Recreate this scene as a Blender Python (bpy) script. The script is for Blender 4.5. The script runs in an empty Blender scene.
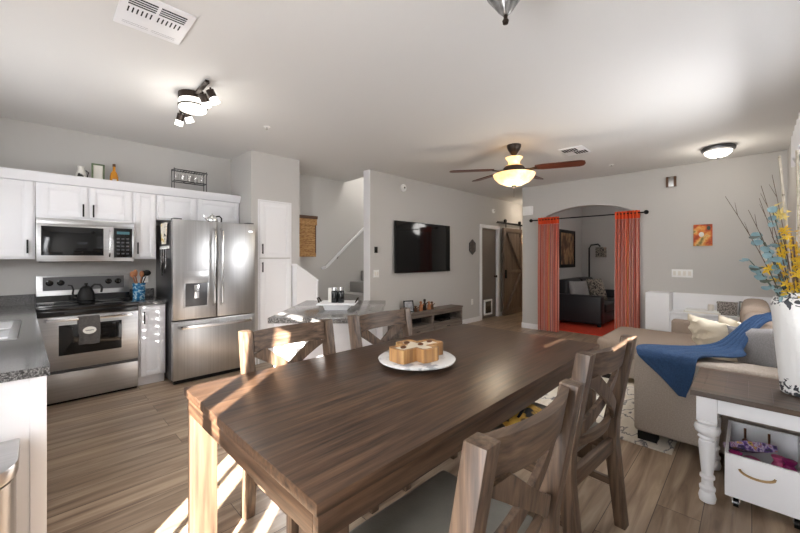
import bpy, bmesh, math, random
from mathutils import Vector, Matrix, noise
random.seed(7)
S = bpy.context.scene
C = S.collection
PI = math.pi

# ---------------------------------------------------------------- camera
cd = bpy.data.cameras.new('camera'); cam = bpy.data.objects.new('camera', cd); C.objects.link(cam)
cam.location = (0, 0, 1.38); cam.rotation_euler = (PI/2, 0, math.radians(-45.5))
cd.sensor_width = 36; cd.lens = 36*358/800; cd.shift_y = -8.5/800; cd.clip_start = 0.02
S.camera = cam
# ---------------------------------------------------------------- world, sun, exposure
w = bpy.data.worlds.new('world'); S.world = w; w.use_nodes = True
bg = w.node_tree.nodes['Background']; bg.inputs[0].default_value = (0.80, 0.88, 1.0, 1); bg.inputs[1].default_value = 1.5
def lamp(name, kind, loc, energy, color=(1, 1, 1), **k):
    l = bpy.data.lights.new(name, kind); l.energy = energy; l.color = color
    for a, b in k.items(): setattr(l, a, b)
    o = bpy.data.objects.new(name, l); C.objects.link(o); o.location = loc
    return o
def aim(o, d): o.rotation_euler = Vector(d).to_track_quat('-Z', 'Y').to_euler()
SUN_DIR = (0.743*math.cos(math.radians(19.85)), 0.669*math.cos(math.radians(19.85)), -math.sin(math.radians(19.85)))
sun = lamp('sun', 'SUN', (-4, -4, 4), 34.0, (1.0, 0.95, 0.89), angle=math.radians(0.5)); aim(sun, SUN_DIR)
# area lamps added inside the glazed door and blinded windows, standing in for daylight
a = lamp('door_fill', 'AREA', (-0.87, 0.58, 1.10), 22, (0.97, 0.98, 1.0), shape='RECTANGLE', size=0.8, size_y=1.9); aim(a, (1, 0, -0.12))
a = lamp('side_window_fill', 'AREA', (3.95, -0.335, 1.62), 25, (0.97, 0.98, 1.0), shape='RECTANGLE', size=1.25, size_y=1.25); aim(a, (0, 1, -0.3))
a = lamp('kitchen_window_fill', 'AREA', (-0.86, 3.5, 1.65), 15, (0.97, 0.98, 1.0), shape='RECTANGLE', size=1.25, size_y=0.9); aim(a, (1, 0, -0.25))
S.view_settings.view_transform = 'Standard'; S.view_settings.look = 'None'
S.view_settings.exposure = 1.5; S.view_settings.gamma = 1.0; S.view_settings.use_curve_mapping = False
try:
    S.cycles.max_bounces = 10; S.cycles.diffuse_bounces = 6; S.cycles.sample_clamp_indirect = 6
except Exception: pass

# ---------------------------------------------------------------- materials
def srgb(r, g, b):
    f = lambda c: (c/255/12.92) if c/255 <= 0.04045 else ((c/255+0.055)/1.055)**2.4
    return (f(r), f(g), f(b), 1)
def mat(name, col, rough=0.5, metal=0.0, var=0.0, scale=(8, 8, 8), bump=0.0, bscale=60, emit=None, estr=0, spec=None, col2=None, coat=0, trans=0, alpha=1, ramp=None, detail=4):
    """Principled material with noise variation and bump."""
    m = bpy.data.materials.new(name); m.use_nodes = True; nt = m.node_tree; N = nt.nodes; L = nt.links
    p = N['Principled BSDF']; p.inputs['Roughness'].default_value = rough; p.inputs['Metallic'].default_value = metal
    if spec is not None: p.inputs['Specular IOR Level'].default_value = spec
    p.inputs['Coat Weight'].default_value = coat; p.inputs['Transmission Weight'].default_value = trans; p.inputs['Alpha'].default_value = alpha
    c = srgb(*col)
    tc = N.new('ShaderNodeTexCoord'); mp = N.new('ShaderNodeMapping'); L.new(tc.outputs['Object'], mp.inputs['Vector']); mp.inputs['Scale'].default_value = scale
    nz = N.new('ShaderNodeTexNoise'); L.new(mp.outputs[0], nz.inputs['Vector']); nz.inputs['Scale'].default_value = 1; nz.inputs['Detail'].default_value = detail
    if ramp or col2 or var:
        cr = N.new('ShaderNodeValToRGB'); L.new(nz.outputs['Fac'], cr.inputs['Fac'])
        e = cr.color_ramp.elements
        if ramp:
            e[0].position, e[0].color = ramp[0][0], srgb(*ramp[0][1]); e[1].position, e[1].color = ramp[-1][0], srgb(*ramp[-1][1])
            for q in ramp[1:-1]: x = e.new(q[0]); x.color = srgb(*q[1])
        else:
            d = srgb(*col2) if col2 else tuple(v*(1-var) for v in c[:3])+(1,)
            e[0].position = 0.35; e[0].color = d; e[1].position = 0.65; e[1].color = c
        L.new(cr.outputs[0], p.inputs['Base Color'])
    else: p.inputs['Base Color'].default_value = c
    if bump:
        n2 = N.new('ShaderNodeTexNoise'); L.new(tc.outputs['Object'], n2.inputs['Vector']); n2.inputs['Scale'].default_value = bscale; n2.inputs['Detail'].default_value = 3
        b = N.new('ShaderNodeBump'); b.inputs['Strength'].default_value = bump; b.inputs['Distance'].default_value = 0.01
        L.new(n2.outputs['Fac'], b.inputs['Height']); L.new(b.outputs[0], p.inputs['Normal'])
    if emit: p.inputs['Emission Color'].default_value = srgb(*emit); p.inputs['Emission Strength'].default_value = estr
    return m
def wood(name, c1, c2, axis, rough=0.45, s=1.0, c3=None):
    sc = [38*s, 38*s, 38*s]; sc['xyz'.index(axis)] = 2.2*s
    rp = [(0.28, c2), (0.5, c1), (0.72, c3 or c1)]
    m = mat(name, c1, rough, scale=sc, ramp=rp, detail=7)
    nt = m.node_tree; N = nt.nodes; L = nt.links; p = N['Principled BSDF']
    nz = [n for n in N if n.type == 'TEX_NOISE'][0]
    b = N.new('ShaderNodeBump'); b.inputs['Strength'].default_value = 0.25; b.inputs['Distance'].default_value = 0.004
    L.new(nz.outputs['Fac'], b.inputs['Height']); L.new(b.outputs[0], p.inputs['Normal'])
    return m
def glass(name, tint=(1, 1, 1), gl=0.12):
    m = bpy.data.materials.new(name); m.use_nodes = True; nt = m.node_tree; N = nt.nodes; L = nt.links
    N.remove(N['Principled BSDF']); o = N['Material Output']
    t = N.new('ShaderNodeBsdfTransparent'); t.inputs[0].default_value = (*tint, 1); g = N.new('ShaderNodeBsdfGlossy'); g.inputs['Roughness'].default_value = 0.03
    x = N.new('ShaderNodeMixShader'); x.inputs[0].default_value = gl; L.new(t.outputs[0], x.inputs[1]); L.new(g.outputs[0], x.inputs[2]); L.new(x.outputs[0], o.inputs[0])
    return m
def floor_mat():
    m = bpy.data.materials.new('laminate_planks'); m.use_nodes = True; nt = m.node_tree; N = nt.nodes; L = nt.links; p = N['Principled BSDF']
    tc = N.new('ShaderNodeTexCoord')
    br = N.new('ShaderNodeTexBrick'); L.new(tc.outputs['Object'], br.inputs['Vector'])
    br.inputs['Scale'].default_value = 1; br.inputs['Brick Width'].default_value = 1.22; br.inputs['Row Height'].default_value = 0.19
    br.inputs['Mortar Size'].default_value = 0.0018; br.inputs['Mortar Smooth'].default_value = 0.1; br.offset = 0.37
    br.inputs['Color1'].default_value = (0.0, 0, 0, 1); br.inputs['Color2'].default_value = (1, 1, 1, 1); br.inputs['Mortar'].default_value = (0.5, 0.5, 0.5, 1)
    mp = N.new('ShaderNodeMapping'); mp.inputs['Scale'].default_value = (1.1, 13, 1); L.new(tc.outputs['Object'], mp.inputs['Vector'])
    ad = N.new('ShaderNodeVectorMath'); ad.operation = 'MULTIPLY_ADD'; L.new(br.outputs['Color'], ad.inputs[0]); ad.inputs[1].default_value = (7, 3, 0); L.new(mp.outputs[0], ad.inputs[2])
    nz = N.new('ShaderNodeTexNoise'); nz.inputs['Scale'].default_value = 1.3; nz.inputs['Detail'].default_value = 8; nz.inputs['Distortion'].default_value = 0.8; L.new(ad.outputs[0], nz.inputs['Vector'])
    cr = N.new('ShaderNodeValToRGB'); e = cr.color_ramp.elements
    e[0].position = 0.30; e[0].color = srgb(118, 98, 80); e[1].position = 0.70; e[1].color = srgb(184, 165, 142)
    x = e.new(0.48); x.color = srgb(154, 133, 112)
    L.new(nz.outputs['Fac'], cr.inputs['Fac'])
    hs = N.new('ShaderNodeHueSaturation'); L.new(cr.outputs[0], hs.inputs['Color'])
    mr = N.new('ShaderNodeMapRange'); mr.inputs[3].default_value = 0.86; mr.inputs[4].default_value = 1.12; L.new(br.outputs['Color'], mr.inputs[0]); L.new(mr.outputs[0], hs.inputs['Value'])
    mx = N.new('ShaderNodeMix'); mx.data_type = 'RGBA'; L.new(br.outputs['Fac'], mx.inputs[0]); L.new(hs.outputs[0], mx.inputs[6]); mx.inputs[7].default_value = srgb(70, 57, 47)
    L.new(mx.outputs[2], p.inputs['Base Color'])
    b = N.new('ShaderNodeBump'); b.inputs['Strength'].default_value = 0.12; b.inputs['Distance'].default_value = 0.003; L.new(nz.outputs['Fac'], b.inputs['Height']); L.new(b.outputs[0], p.inputs['Normal'])
    p.inputs['Roughness'].default_value = 0.32
    return m
def granite(name, a, b, c):
    m = mat(name, a, 0.12, scale=(230, 230, 230), ramp=[(0.38, b), (0.5, a), (0.64, c)], detail=5); return m

M = {}
M['wall'] = mat('wall_paint', (192, 190, 187), 0.85, bump=0.08, bscale=140)
M['ceil'] = mat('ceiling_paint', (216, 215, 213), 0.9, bump=0.08, bscale=120)
M['white'] = mat('white_paint', (232, 232, 234), 0.45)
M['cab'] = mat('cabinet_white', (228, 228, 231), 0.4)
M['recess'] = mat('trim_white', (222, 222, 222), 0.5)
M['floor'] = floor_mat()
M['granite'] = granite('granite_dark', (78, 77, 77), (30, 30, 32), (138, 137, 136))
M['granite_light'] = granite('granite_island', (112, 110, 108), (52, 50, 50), (175, 173, 170))
M['steel'] = mat('brushed_steel', (188, 188, 188), 0.30, 1.0, var=0.12, scale=(60, 60, 0.6))
M['steel_h'] = mat('brushed_steel_wide', (190, 190, 190), 0.28, 1.0, var=0.10, scale=(1, 60, 60))
M['steel_dark'] = mat('dark_steel', (92, 92, 94), 0.35, 0.8)
M['chrome'] = mat('chrome', (225, 225, 225), 0.12, 1.0)
M['black'] = mat('black_gloss', (14, 14, 15), 0.12)
M['blackm'] = mat('black_matte', (20, 19, 19), 0.55, spec=0.25)
M['darkglass'] = mat('dark_glass', (20, 21, 22), 0.06, spec=0.45)
M['bronze'] = mat('dark_bronze', (54, 44, 38), 0.4, 0.6)
M['carpet'] = mat('grey_carpet', (158, 156, 154), 0.95, var=0.2, scale=(90, 90, 90), bump=0.6, bscale=260)
TW = ((74, 54, 40), (40, 29, 22), (98, 74, 55))
for ax in 'xyz': M['tw'+ax] = wood('table_wood_'+ax, TW[0], TW[1], ax, 0.30, 1.5, TW[2])
CW = ((90, 71, 56), (50, 38, 30), (118, 96, 77))
for ax in 'xyz': M['cw'+ax] = wood('chair_wood_'+ax, CW[0], CW[1], ax, 0.42, 1.7, CW[2])
LW = ((84, 66, 51), (54, 42, 33), (106, 86, 68))
M['legw'] = wood('table_leg_wood', LW[0], LW[1], 'z', 0.45, 0.9, LW[2])
M['seat'] = mat('seat_leatherette', (112, 109, 101), 0.45, var=0.15, scale=(9, 9, 9), bump=0.1, bscale=150)
M['greywood'] = wood('grey_wood', (112, 102, 94), (84, 75, 68), 'x', 0.55, 0.8, (132, 122, 112))
M['endtop'] = wood('end_table_wood', (80, 62, 50), (52, 40, 32), 'y', 0.30, 0.9, (98, 78, 63))
M['sofa'] = mat('taupe_fabric', (174, 162, 150), 0.95, var=0.18, scale=(120, 120, 120), bump=0.5, bscale=380)
M['sofab'] = mat('brown_fabric', (158, 141, 127), 0.95, var=0.15, scale=(120, 120, 120), bump=0.5, bscale=380)
M['cream'] = mat('cream_fabric', (216, 207, 188), 0.95, bump=0.3, bscale=90)
M['greyf'] = mat('grey_boucle', (150, 147, 147), 0.95, var=0.25, scale=(150, 150, 150), bump=0.5, bscale=300)
M['blue'] = mat('blue_knit', (44, 74, 112), 0.95, var=0.3, scale=(110, 110, 110), bump=0.9, bscale=170)
M['leather'] = mat('black_leather', (30, 31, 36), 0.42, bump=0.15, bscale=50)
M['redrug'] = mat('red_orange_carpet', (214, 62, 30), 0.95, var=0.25, scale=(60, 60, 60), bump=0.5, bscale=200)
M['doorp'] = mat('taupe_door_paint', (108, 98, 90), 0.5)
M['barn'] = wood('barn_door_wood', (108, 92, 80), (92, 78, 67), 'z', 0.6, 0.7, (118, 102, 90))
M['bamboo'] = mat('woven_bamboo', (176, 134, 84), 0.7, scale=(20, 20, 130), ramp=[(0.35, (140, 98, 55)), (0.5, (178, 136, 86)), (0.66, (202, 164, 112))])
M['darkw'] = mat('dark_brown_wood', (88, 58, 36), 0.5)
M['blade'] = wood('fan_blade_wood', (84, 42, 28), (54, 27, 18), 'x', 0.35, 0.6, (100, 52, 34))
M['amber'] = mat('amber_glass', (248, 222, 180), 0.4, emit=(255, 200, 122), estr=0.5, ramp=[(0.3, (236, 196, 140)), (0.6, (252, 234, 205))], scale=(12, 12, 12))
M['lampw'] = mat('frosted_glass', (250, 248, 244), 0.4, emit=(255, 246, 232), estr=0.9)
M['spot'] = mat('lit_bulb_glass', (255, 255, 255), 0.3, emit=(255, 250, 242), estr=2.0)
M['tan'] = mat('tan_rope', (176, 146, 104), 0.9, bump=0.6, bscale=200)
M['yellow'] = mat('yellow_petal', (240, 212, 66), 0.6, col2=(226, 186, 44), scale=(30, 30, 30))
M['paley'] = mat('pale_yellow_petal', (232, 214, 140), 0.6)
M['teal'] = mat('dusty_blue_leaf', (140, 168, 172), 0.6, col2=(104, 134, 142), scale=(20, 20, 20))
M['dgreen'] = mat('dark_green_leaf', (62, 76, 66), 0.6)
M['twig'] = mat('brown_twig', (84, 66, 52), 0.8)
M['straw'] = mat('dried_straw', (136, 110, 74), 0.8)
M['birch'] = mat('birch_bark', (222, 214, 198), 0.7, scale=(3, 3, 26), ramp=[(0.33, (60, 50, 40)), (0.42, (176, 166, 148)), (0.7, (206, 198, 182))])
M['glass'] = glass('clear_glass'); M['pane'] = glass('window_pane', gl=0.05)
M['sheer'] = mat('sheer_white_cloth', (240, 240, 242), 0.8)
M['marble'] = mat('white_marble', (232, 231, 230), 0.2, scale=(9, 14, 9), ramp=[(0.40, (176, 178, 182)), (0.47, (232, 231, 230)), (0.8, (240, 239, 238))], detail=8)
M['rug'] = mat('marbled_rug', (214, 206, 192), 0.95, scale=(1.6, 4.2, 3), ramp=[(0.36, (204, 196, 182)), (0.475, (216, 209, 197)), (0.492, (84, 84, 92)), (0.503, (220, 213, 202)), (0.60, (200, 188, 168)), (0.8, (224, 218, 206))], bump=0.3, bscale=200, detail=6)
M['blueceramic'] = mat('blue_glaze', (56, 124, 166), 0.2, scale=(40, 40, 40), ramp=[(0.40, (34, 92, 140)), (0.52, (60, 134, 176)), (0.64, (196, 220, 226))])
M['darktowel'] = mat('charcoal_towel', (92, 88, 86), 0.95, var=0.35, scale=(60, 60, 90), bump=0.8, bscale=150)
M['art_or'] = mat('orange_painting', (200, 120, 60), 0.6, scale=(7, 9, 9), ramp=[(0.30, (120, 52, 30)), (0.42, (190, 82, 40)), (0.52, (214, 140, 62)), (0.60, (222, 178, 110)), (0.70, (120, 110, 60))])
M['art_dk'] = mat('brown_painting', (120, 90, 60), 0.6, scale=(5, 5, 3), ramp=[(0.32, (40, 30, 24)), (0.46, (96, 64, 44)), (0.56, (168, 132, 92)), (0.68, (110, 70, 50))])
M['floral'] = mat('floral_print', (90, 60, 120), 0.7, scale=(32, 32, 32), ramp=[(0.36, (40, 34, 60)), (0.45, (92, 56, 130)), (0.52, (186, 176, 190)), (0.56, (120, 52, 120)), (0.64, (192, 160, 60)), (0.7, (52, 60, 52))])
M['pink'] = mat('pink_plastic', (206, 92, 140), 0.5)
M['magenta'] = mat('magenta_plastic', (160, 40, 110), 0.5)
M['brass'] = mat('antique_brass', (120, 84, 62), 0.45, 0.7)
M['patt'] = mat('patterned_cushion', (150, 142, 132), 0.9, scale=(22, 22, 22), ramp=[(0.42, (60, 58, 56)), (0.5, (176, 168, 154)), (0.6, (90, 86, 80))])
M['honeyw'] = wood('dough_bowl_wood', (176, 130, 82), (104, 82, 64), 'z', 0.6, 0.8, (206, 166, 108))
M['darkhoney'] = wood('dough_bowl_bark', (120, 98, 82), (84, 68, 58), 'z', 0.7, 1.6, (160, 120, 84))
M['wax'] = mat('cream_wax', (240, 226, 204), 0.4, bump=0.2, bscale=60)
M['paper'] = mat('paper_white', (226, 222, 214), 0.7)
M['orangep'] = mat('amber_bottle', (206, 138, 44), 0.25)
M['greenp'] = mat('green_cover', (112, 128, 96), 0.5, var=0.4, scale=(30, 30, 30))
M['wicker'] = mat('grey_wicker', (138, 130, 126), 0.8, scale=(70, 70, 70), ramp=[(0.42, (90, 84, 80)), (0.56, (172, 164, 158))])
M['warmwall'] = mat('warm_room_paint', (176, 150, 122), 0.85)
M['plasticw'] = mat('white_plastic', (236, 236, 234), 0.4)
M['copper'] = mat('wooden_utensil', (150, 92, 58), 0.5, col2=(176, 120, 78), scale=(20, 20, 20))

def curtain_mat():
    m = mat('striped_curtain', (200, 80, 50), 0.9, scale=(0, 44, 0), detail=2, ramp=[(0.30, (120, 52, 48)), (0.38, (212, 98, 64)), (0.43, (216, 172, 156)), (0.48, (168, 100, 98)), (0.52, (232, 104, 54)), (0.56, (204, 154, 142)), (0.60, (186, 74, 56)), (0.64, (226, 176, 92)), (0.70, (130, 58, 54))])
    for n in m.node_tree.nodes:
        if n.type == 'VALTORGB': n.color_ramp.interpolation = 'CONSTANT'
    return m
M['curtain'] = curtain_mat()
M['curt_top'] = mat('orange_curtain_heading', (226, 84, 40), 0.9)
def vase_mat():
    m = mat('distressed_white_vase', (232, 232, 230), 0.45, bump=0.3, bscale=30)
    nt = m.node_tree; N = nt.nodes; L = nt.links; p = N['Principled BSDF']
    tc = N.new('ShaderNodeTexCoord'); sp = N.new('ShaderNodeSeparateXYZ'); L.new(tc.outputs['Object'], sp.inputs[0])
    def band(a, b, rev):
        r = N.new('ShaderNodeMapRange'); r.inputs[1].default_value = a; r.inputs[2].default_value = b
        r.inputs[3].default_value = 0.95 if rev else 0.0; r.inputs[4].default_value = 0.0 if rev else 0.90
        L.new(sp.outputs[2], r.inputs[0]); return r
    lo = band(0.06, 0.19, True); hi = band(0.40, 0.49, False)
    mx = N.new('ShaderNodeMath'); mx.operation = 'MAXIMUM'; L.new(lo.outputs[0], mx.inputs[0]); L.new(hi.outputs[0], mx.inputs[1])
    nz = N.new('ShaderNodeTexNoise'); nz.inputs['Scale'].default_value = 30; nz.inputs['Detail'].default_value = 3; nz.inputs['Distortion'].default_value = 1.2; L.new(tc.outputs['Object'], nz.inputs['Vector'])
    ml = N.new('ShaderNodeMath'); ml.operation = 'MULTIPLY'; L.new(nz.outputs['Fac'], ml.inputs[0]); L.new(mx.outputs[0], ml.inputs[1])
    gt = N.new('ShaderNodeMath'); gt.operation = 'GREATER_THAN'; gt.inputs[1].default_value = 0.47; L.new(ml.outputs[0], gt.inputs[0])
    mc = N.new('ShaderNodeMix'); mc.data_type = 'RGBA'; L.new(gt.outputs[0], mc.inputs[0]); mc.inputs[6].default_value = srgb(232, 232, 230); mc.inputs[7].default_value = srgb(58, 60, 66)
    L.new(mc.outputs[2], p.inputs['Base Color'])
    return m
M['vase'] = vase_mat()

# ---------------------------------------------------------------- mesh helpers
def box(bm, x0, x1, y0, y1, z0, z1, mtx=None, bev=0):
    g = bmesh.ops.create_cube(bm, size=1)
    vs = g['verts']
    for v in vs: v.co = Vector(((x0+x1)/2+v.co.x*(x1-x0), (y0+y1)/2+v.co.y*(y1-y0), (z0+z1)/2+v.co.z*(z1-z0)))
    if bev > 0:
        es = list({e for v in vs for e in v.link_edges})
        r = bmesh.ops.bevel(bm, geom=es, offset=bev, segments=2, profile=0.6, affect='EDGES')
        vs = list({v for f in r['faces'] for v in f.verts} | {v for v in vs if v.is_valid})
    if mtx: 
        for v in vs: v.co = mtx @ v.co
    return vs
def prism(bm, pts, axis, a0, a1):
    def P(p, a):
        return (a, p[0], p[1]) if axis == 'x' else (p[0], a, p[1]) if axis == 'y' else (p[0], p[1], a)
    A = [bm.verts.new(P(p, a0)) for p in pts]; B = [bm.verts.new(P(p, a1)) for p in pts]
    n = len(pts)
    bm.faces.new(A[::-1]); bm.faces.new(B)
    for i in range(n): bm.faces.new((A[i], A[(i+1) % n], B[(i+1) % n], B[i]))
    return A+B
def sweep(bm, pts, w, t, up=(0, 0, 1)):
    pts = [Vector(p) for p in pts]; up = Vector(up); rings = []
    for i, p in enumerate(pts):
        T = (pts[min(i+1, len(pts)-1)]-pts[max(i-1, 0)]).normalized(); Sd = T.cross(up).normalized(); Nn = Sd.cross(T)
        rings.append([bm.verts.new(p+Sd*a*w/2+Nn*b*t/2) for a, b in ((-1, -1), (1, -1), (1, 1), (-1, 1))])
    for i in range(len(rings)-1):
        for k in range(4): bm.faces.new((rings[i][k], rings[i][(k+1) % 4], rings[i+1][(k+1) % 4], rings[i+1][k]))
    bm.faces.new(rings[0][::-1]); bm.faces.new(rings[-1])
def tube(bm, pts, r, n=8):
    pts = [Vector(p) for p in pts]; rings = []
    rs = r if isinstance(r, (list, tuple)) else [r]*len(pts)
    for i, p in enumerate(pts):
        T = (pts[min(i+1, len(pts)-1)]-pts[max(i-1, 0)]).normalized()
        u = Vector((0, 0, 1)) if abs(T.z) < 0.9 else Vector((1, 0, 0))
        A = T.cross(u).normalized(); B = T.cross(A)
        rings.append([bm.verts.new(p+(A*math.cos(2*PI*k/n)+B*math.sin(2*PI*k/n))*rs[i]) for k in range(n)])
    for i in range(len(rings)-1):
        for k in range(n): bm.faces.new((rings[i][k], rings[i][(k+1) % n], rings[i+1][(k+1) % n], rings[i+1][k]))
    bm.faces.new(rings[0][::-1]); bm.faces.new(rings[-1])
def lathe(bm, prof, c=(0, 0, 0), n=28, mtx=None):
    rings = []
    for r, z in prof:
        ring = []
        for k in range(n):
            a = 2*PI*k/n; v = Vector((c[0]+max(r, 1e-4)*math.cos(a), c[1]+max(r, 1e-4)*math.sin(a), c[2]+z))
            if mtx: v = mtx @ v
            ring.append(bm.verts.new(v))
        rings.append(ring)
    for i in range(len(rings)-1):
        for k in range(n): bm.faces.new((rings[i][k], rings[i][(k+1) % n], rings[i+1][(k+1) % n], rings[i+1][k]))
    bm.faces.new(rings[0][::-1]); bm.faces.new(rings[-1])
def ball(bm, c, r, sx=1, sy=1, sz=1, u=14, v=10):
    g = bmesh.ops.create_uvsphere(bm, u_segments=u, v_segments=v, radius=r)
    for q in g['verts']: q.co = Vector((c[0]+q.co.x*sx, c[1]+q.co.y*sy, c[2]+q.co.z*sz))
def sheet(bm, f, nu, nv, th=0.0):
    """grid surface f(u,v)->point; th gives it a thickness"""
    g = [[bm.verts.new(f(i/nu, j/nv)) for j in range(nv+1)] for i in range(nu+1)]
    fs = [bm.faces.new((g[i][j], g[i+1][j], g[i+1][j+1], g[i][j+1])) for i in range(nu) for j in range(nv)]
    if th:
        bmesh.ops.recalc_face_normals(bm, faces=bm.faces)
        bmesh.ops.solidify(bm, geom=fs, thickness=th)
def BM(): return bmesh.new()
def rootloc(p):
    while p is not None and p.parent is not None: p = p.parent
    return Vector(p.location) if p is not None else Vector((0, 0, 0))
def obj(name, bm, m, parent=None, local=False, bev=0, loc=None, ang=38):
    """one mesh object; vertices are given in world space unless local"""
    bmesh.ops.recalc_face_normals(bm, faces=bm.faces)
    off = Vector((0, 0, 0))
    if not local:
        if parent is not None: off = rootloc(parent)
        elif loc is not None: off = Vector(loc)
    for v in bm.verts: v.co -= off
    if bev: bmesh.ops.bevel(bm, geom=[e for e in bm.edges if len(e.link_faces) == 2 and e.calc_face_angle(0) > 0.6], offset=bev, segments=2, profile=0.6, affect='EDGES', clamp_overlap=True)
    for e in bm.edges: e.smooth = len(e.link_faces) == 2 and e.calc_face_angle(0) < math.radians(ang)
    for f in bm.faces: f.smooth = True
    me = bpy.data.meshes.new(name); bm.to_mesh(me); bm.free(); me.materials.append(m)
    o = bpy.data.objects.new(name, me); C.objects.link(o)
    if parent is not None: o.parent = parent
    elif loc is not None: o.location = loc
    return o
def bx(name, m, b, parent=None, bev=0.002, local=False, loc=None):
    bm = BM()
    for q in (b if isinstance(b[0], (tuple, list)) else [b]): box(bm, *q, bev=min(bev, 0.45*min(q[1]-q[0], q[3]-q[2], q[5]-q[4])))
    return obj(name, bm, m, parent, local, loc=loc)
def thing(name, label, cat, loc=(0, 0, 0), rz=0, group=None):
    o = bpy.data.objects.new(name, None); o.empty_display_size = 0.05; C.objects.link(o); o.location = loc; o.rotation_euler = (0, 0, rz)
    o['label'] = label; o['category'] = cat
    if group: o['group'] = group
    return o
def tag(o, label, cat, group=None):
    o['label'] = label; o['category'] = cat
    if group: o['group'] = group
    return o
def struct(name, m, b, parent=None, bev=0):
    o = bx(name, m, b, parent, bev)
    if parent is None: o['kind'] = 'structure'
    return o
def sobj(name, bm, m):
    o = obj(name, bm, m); o['kind'] = 'structure'; return o
def copy_tree(o, parent=None):
    c = o.copy(); C.objects.link(c); c.parent = parent
    for ch in [x for x in bpy.data.objects if x.parent == o]: copy_tree(ch, c)
    return c

# ================================================================= SETTING
H = 2.77
struct('floor', M['floor'], (-1.0, 11.2, -0.5, 8.0, -0.1, 0.0))
struct('ceiling', M['ceil'], [(-1.0, 3.965, -0.5, 5.45, H, H+0.1), (3.965, 11.2, -0.5, 4.42, H, H+0.1), (8.0, 11.2, 4.42, 8.0, H, H+0.1)])
struct('wall_kitchen', M['wall'], [(-1.0, 1.94, 5.27, 5.45, 0, H)])
# rear wall (behind the camera) with glazed door and the window over the sink
struct('wall_rear', M['wall'], [(-0.95, -0.85, -0.5, 0.157, 0, H), (-0.95, -0.85, 0.998, 2.8, 0, H), (-0.95, -0.85, 4.2, 5.27, 0, H), (-0.95, -0.85, 0.157, 0.998, 2.1, H),
        (-0.95, -0.85, 2.8, 4.2, 0, 1.15), (-0.95, -0.85, 2.8, 4.2, 2.15, H)])
# right wall with the long window behind the sofa
WY = -0.33
struct('wall_right', M['wall'], [(-0.85, 0.80, WY-0.12, WY, 0, H), (1.36, 2.0, WY-0.12, WY, 0, H), (0.80, 1.36, WY-0.12, WY, 0, 1.36), (0.80, 1.36, WY-0.12, WY, 1.68, H), (4.85, 7.0, WY-0.12, WY, 0, H), (2.0, 4.85, WY-0.12, WY, 0, 0.95), (2.0, 4.85, WY-0.12, WY, 2.42, H)])
# TV wall
TY = 4.28
struct('wall_tv', M['wall'], [(3.683, 6.93, TY, TY+0.14, 0, 5.3), (6.93, 7.66, TY, TY+0.14, 2.06, H), (7.66, 8.75, TY, TY+0.14, 0, H), (8.75, 9.6, TY, TY+0.14, 2.1, H), (9.6, 11.0, TY, TY+0.14, 0, H), (6.93, 7.66, TY+0.105, TY+0.14, 0, 2.06)])
# stairwell
struct('wall_stair', M['wall'], [(2.63, 8.0, 5.3, 5.42, 0, 5.3), (7.9, 8.0, 4.42, 5.3, 0, 5.3), (3.965, 8.0, 4.30, 5.42, 5.3, 5.4), (3.87, 3.965, 4.42, 5.3, H+0.1, 5.3)])
# pantry block
struct('wall_pantry', M['wall'], [(1.94, 2.63, 4.59, 5.42, 0, H)])
# arched wall
AX = 6.78
bm = BM()
y0, y1, zs, zr = 1.29, 2.90, 2.07, 0.235
box(bm, AX, AX+0.15, WY, y0, 0, H); box(bm, AX, AX+0.15, y1, 3.25, 0, H)
n = 24
for i in range(n):
    ya, yb = y0+(y1-y0)*i/n, y0+(y1-y0)*(i+1)/n
    arc = lambda y: zs+zr*math.sqrt(max(0, 1-((y-(y0+y1)/2)/((y1-y0)/2))**2))**1.35
    prism(bm, [(ya, arc(ya)), (yb, arc(yb)), (yb, H), (ya, H)], 'x', AX, AX+0.15)
o = sobj('wall_arch', bm, M['wall'])
struct('wall_hall', M['wall'], [(AX+0.15, 10.8, 3.10, 3.25, 0, H), (10.8, 10.95, -0.5, 8.0, 0, H)])
struct('wall_den', M['wall'], [(9.8, 9.92, WY, 3.10, 0, H), (AX+0.15, 9.8, WY-0.12, WY, 0, H)])
struct('wall_warm_room', M['warmwall'], [(8.0, 8.1, 4.42, 8.0, 0, H), (8.1, 10.8, 7.2, 7.3, 0, H)])
# baseboards
struct('baseboard_tv', M['white'], [(5.0, 6.86, TY-0.014, TY, 0, 0.10), (3.683, 4.0, TY-0.014, TY, 0, 0.1), (7.72, 8.75, TY-0.014, TY, 0, 0.1)])
struct('baseboard_arch', M['white'], [(AX-0.014, AX, 2.90, 3.264, 0, 0.10), (AX-0.014, AX, 1.14, 1.29, 0, 0.1), (AX, AX+0.15, 3.25, 3.264, 0, 0.1)])
struct('baseboard_hall', M['white'], [(AX+0.15, 10.8, 3.25, 3.264, 0, 0.1), (10.786, 10.8, 3.25, 4.2, 0, 0.1)])
struct('baseboard_pantry', M['white'], [(1.95, 2.0, 4.578, 4.59, 0, 0.09)])
struct('baseboard_den', M['white'], [(AX+0.15, 9.8, 3.086, 3.10, 0, 0.1), (9.786, 9.8, 0, 3.086, 0, 0.1)])
struct('trim_1', M['white'], [(3.672, 3.683, TY-0.004, TY+0.144, 0, 5.2)])

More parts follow.
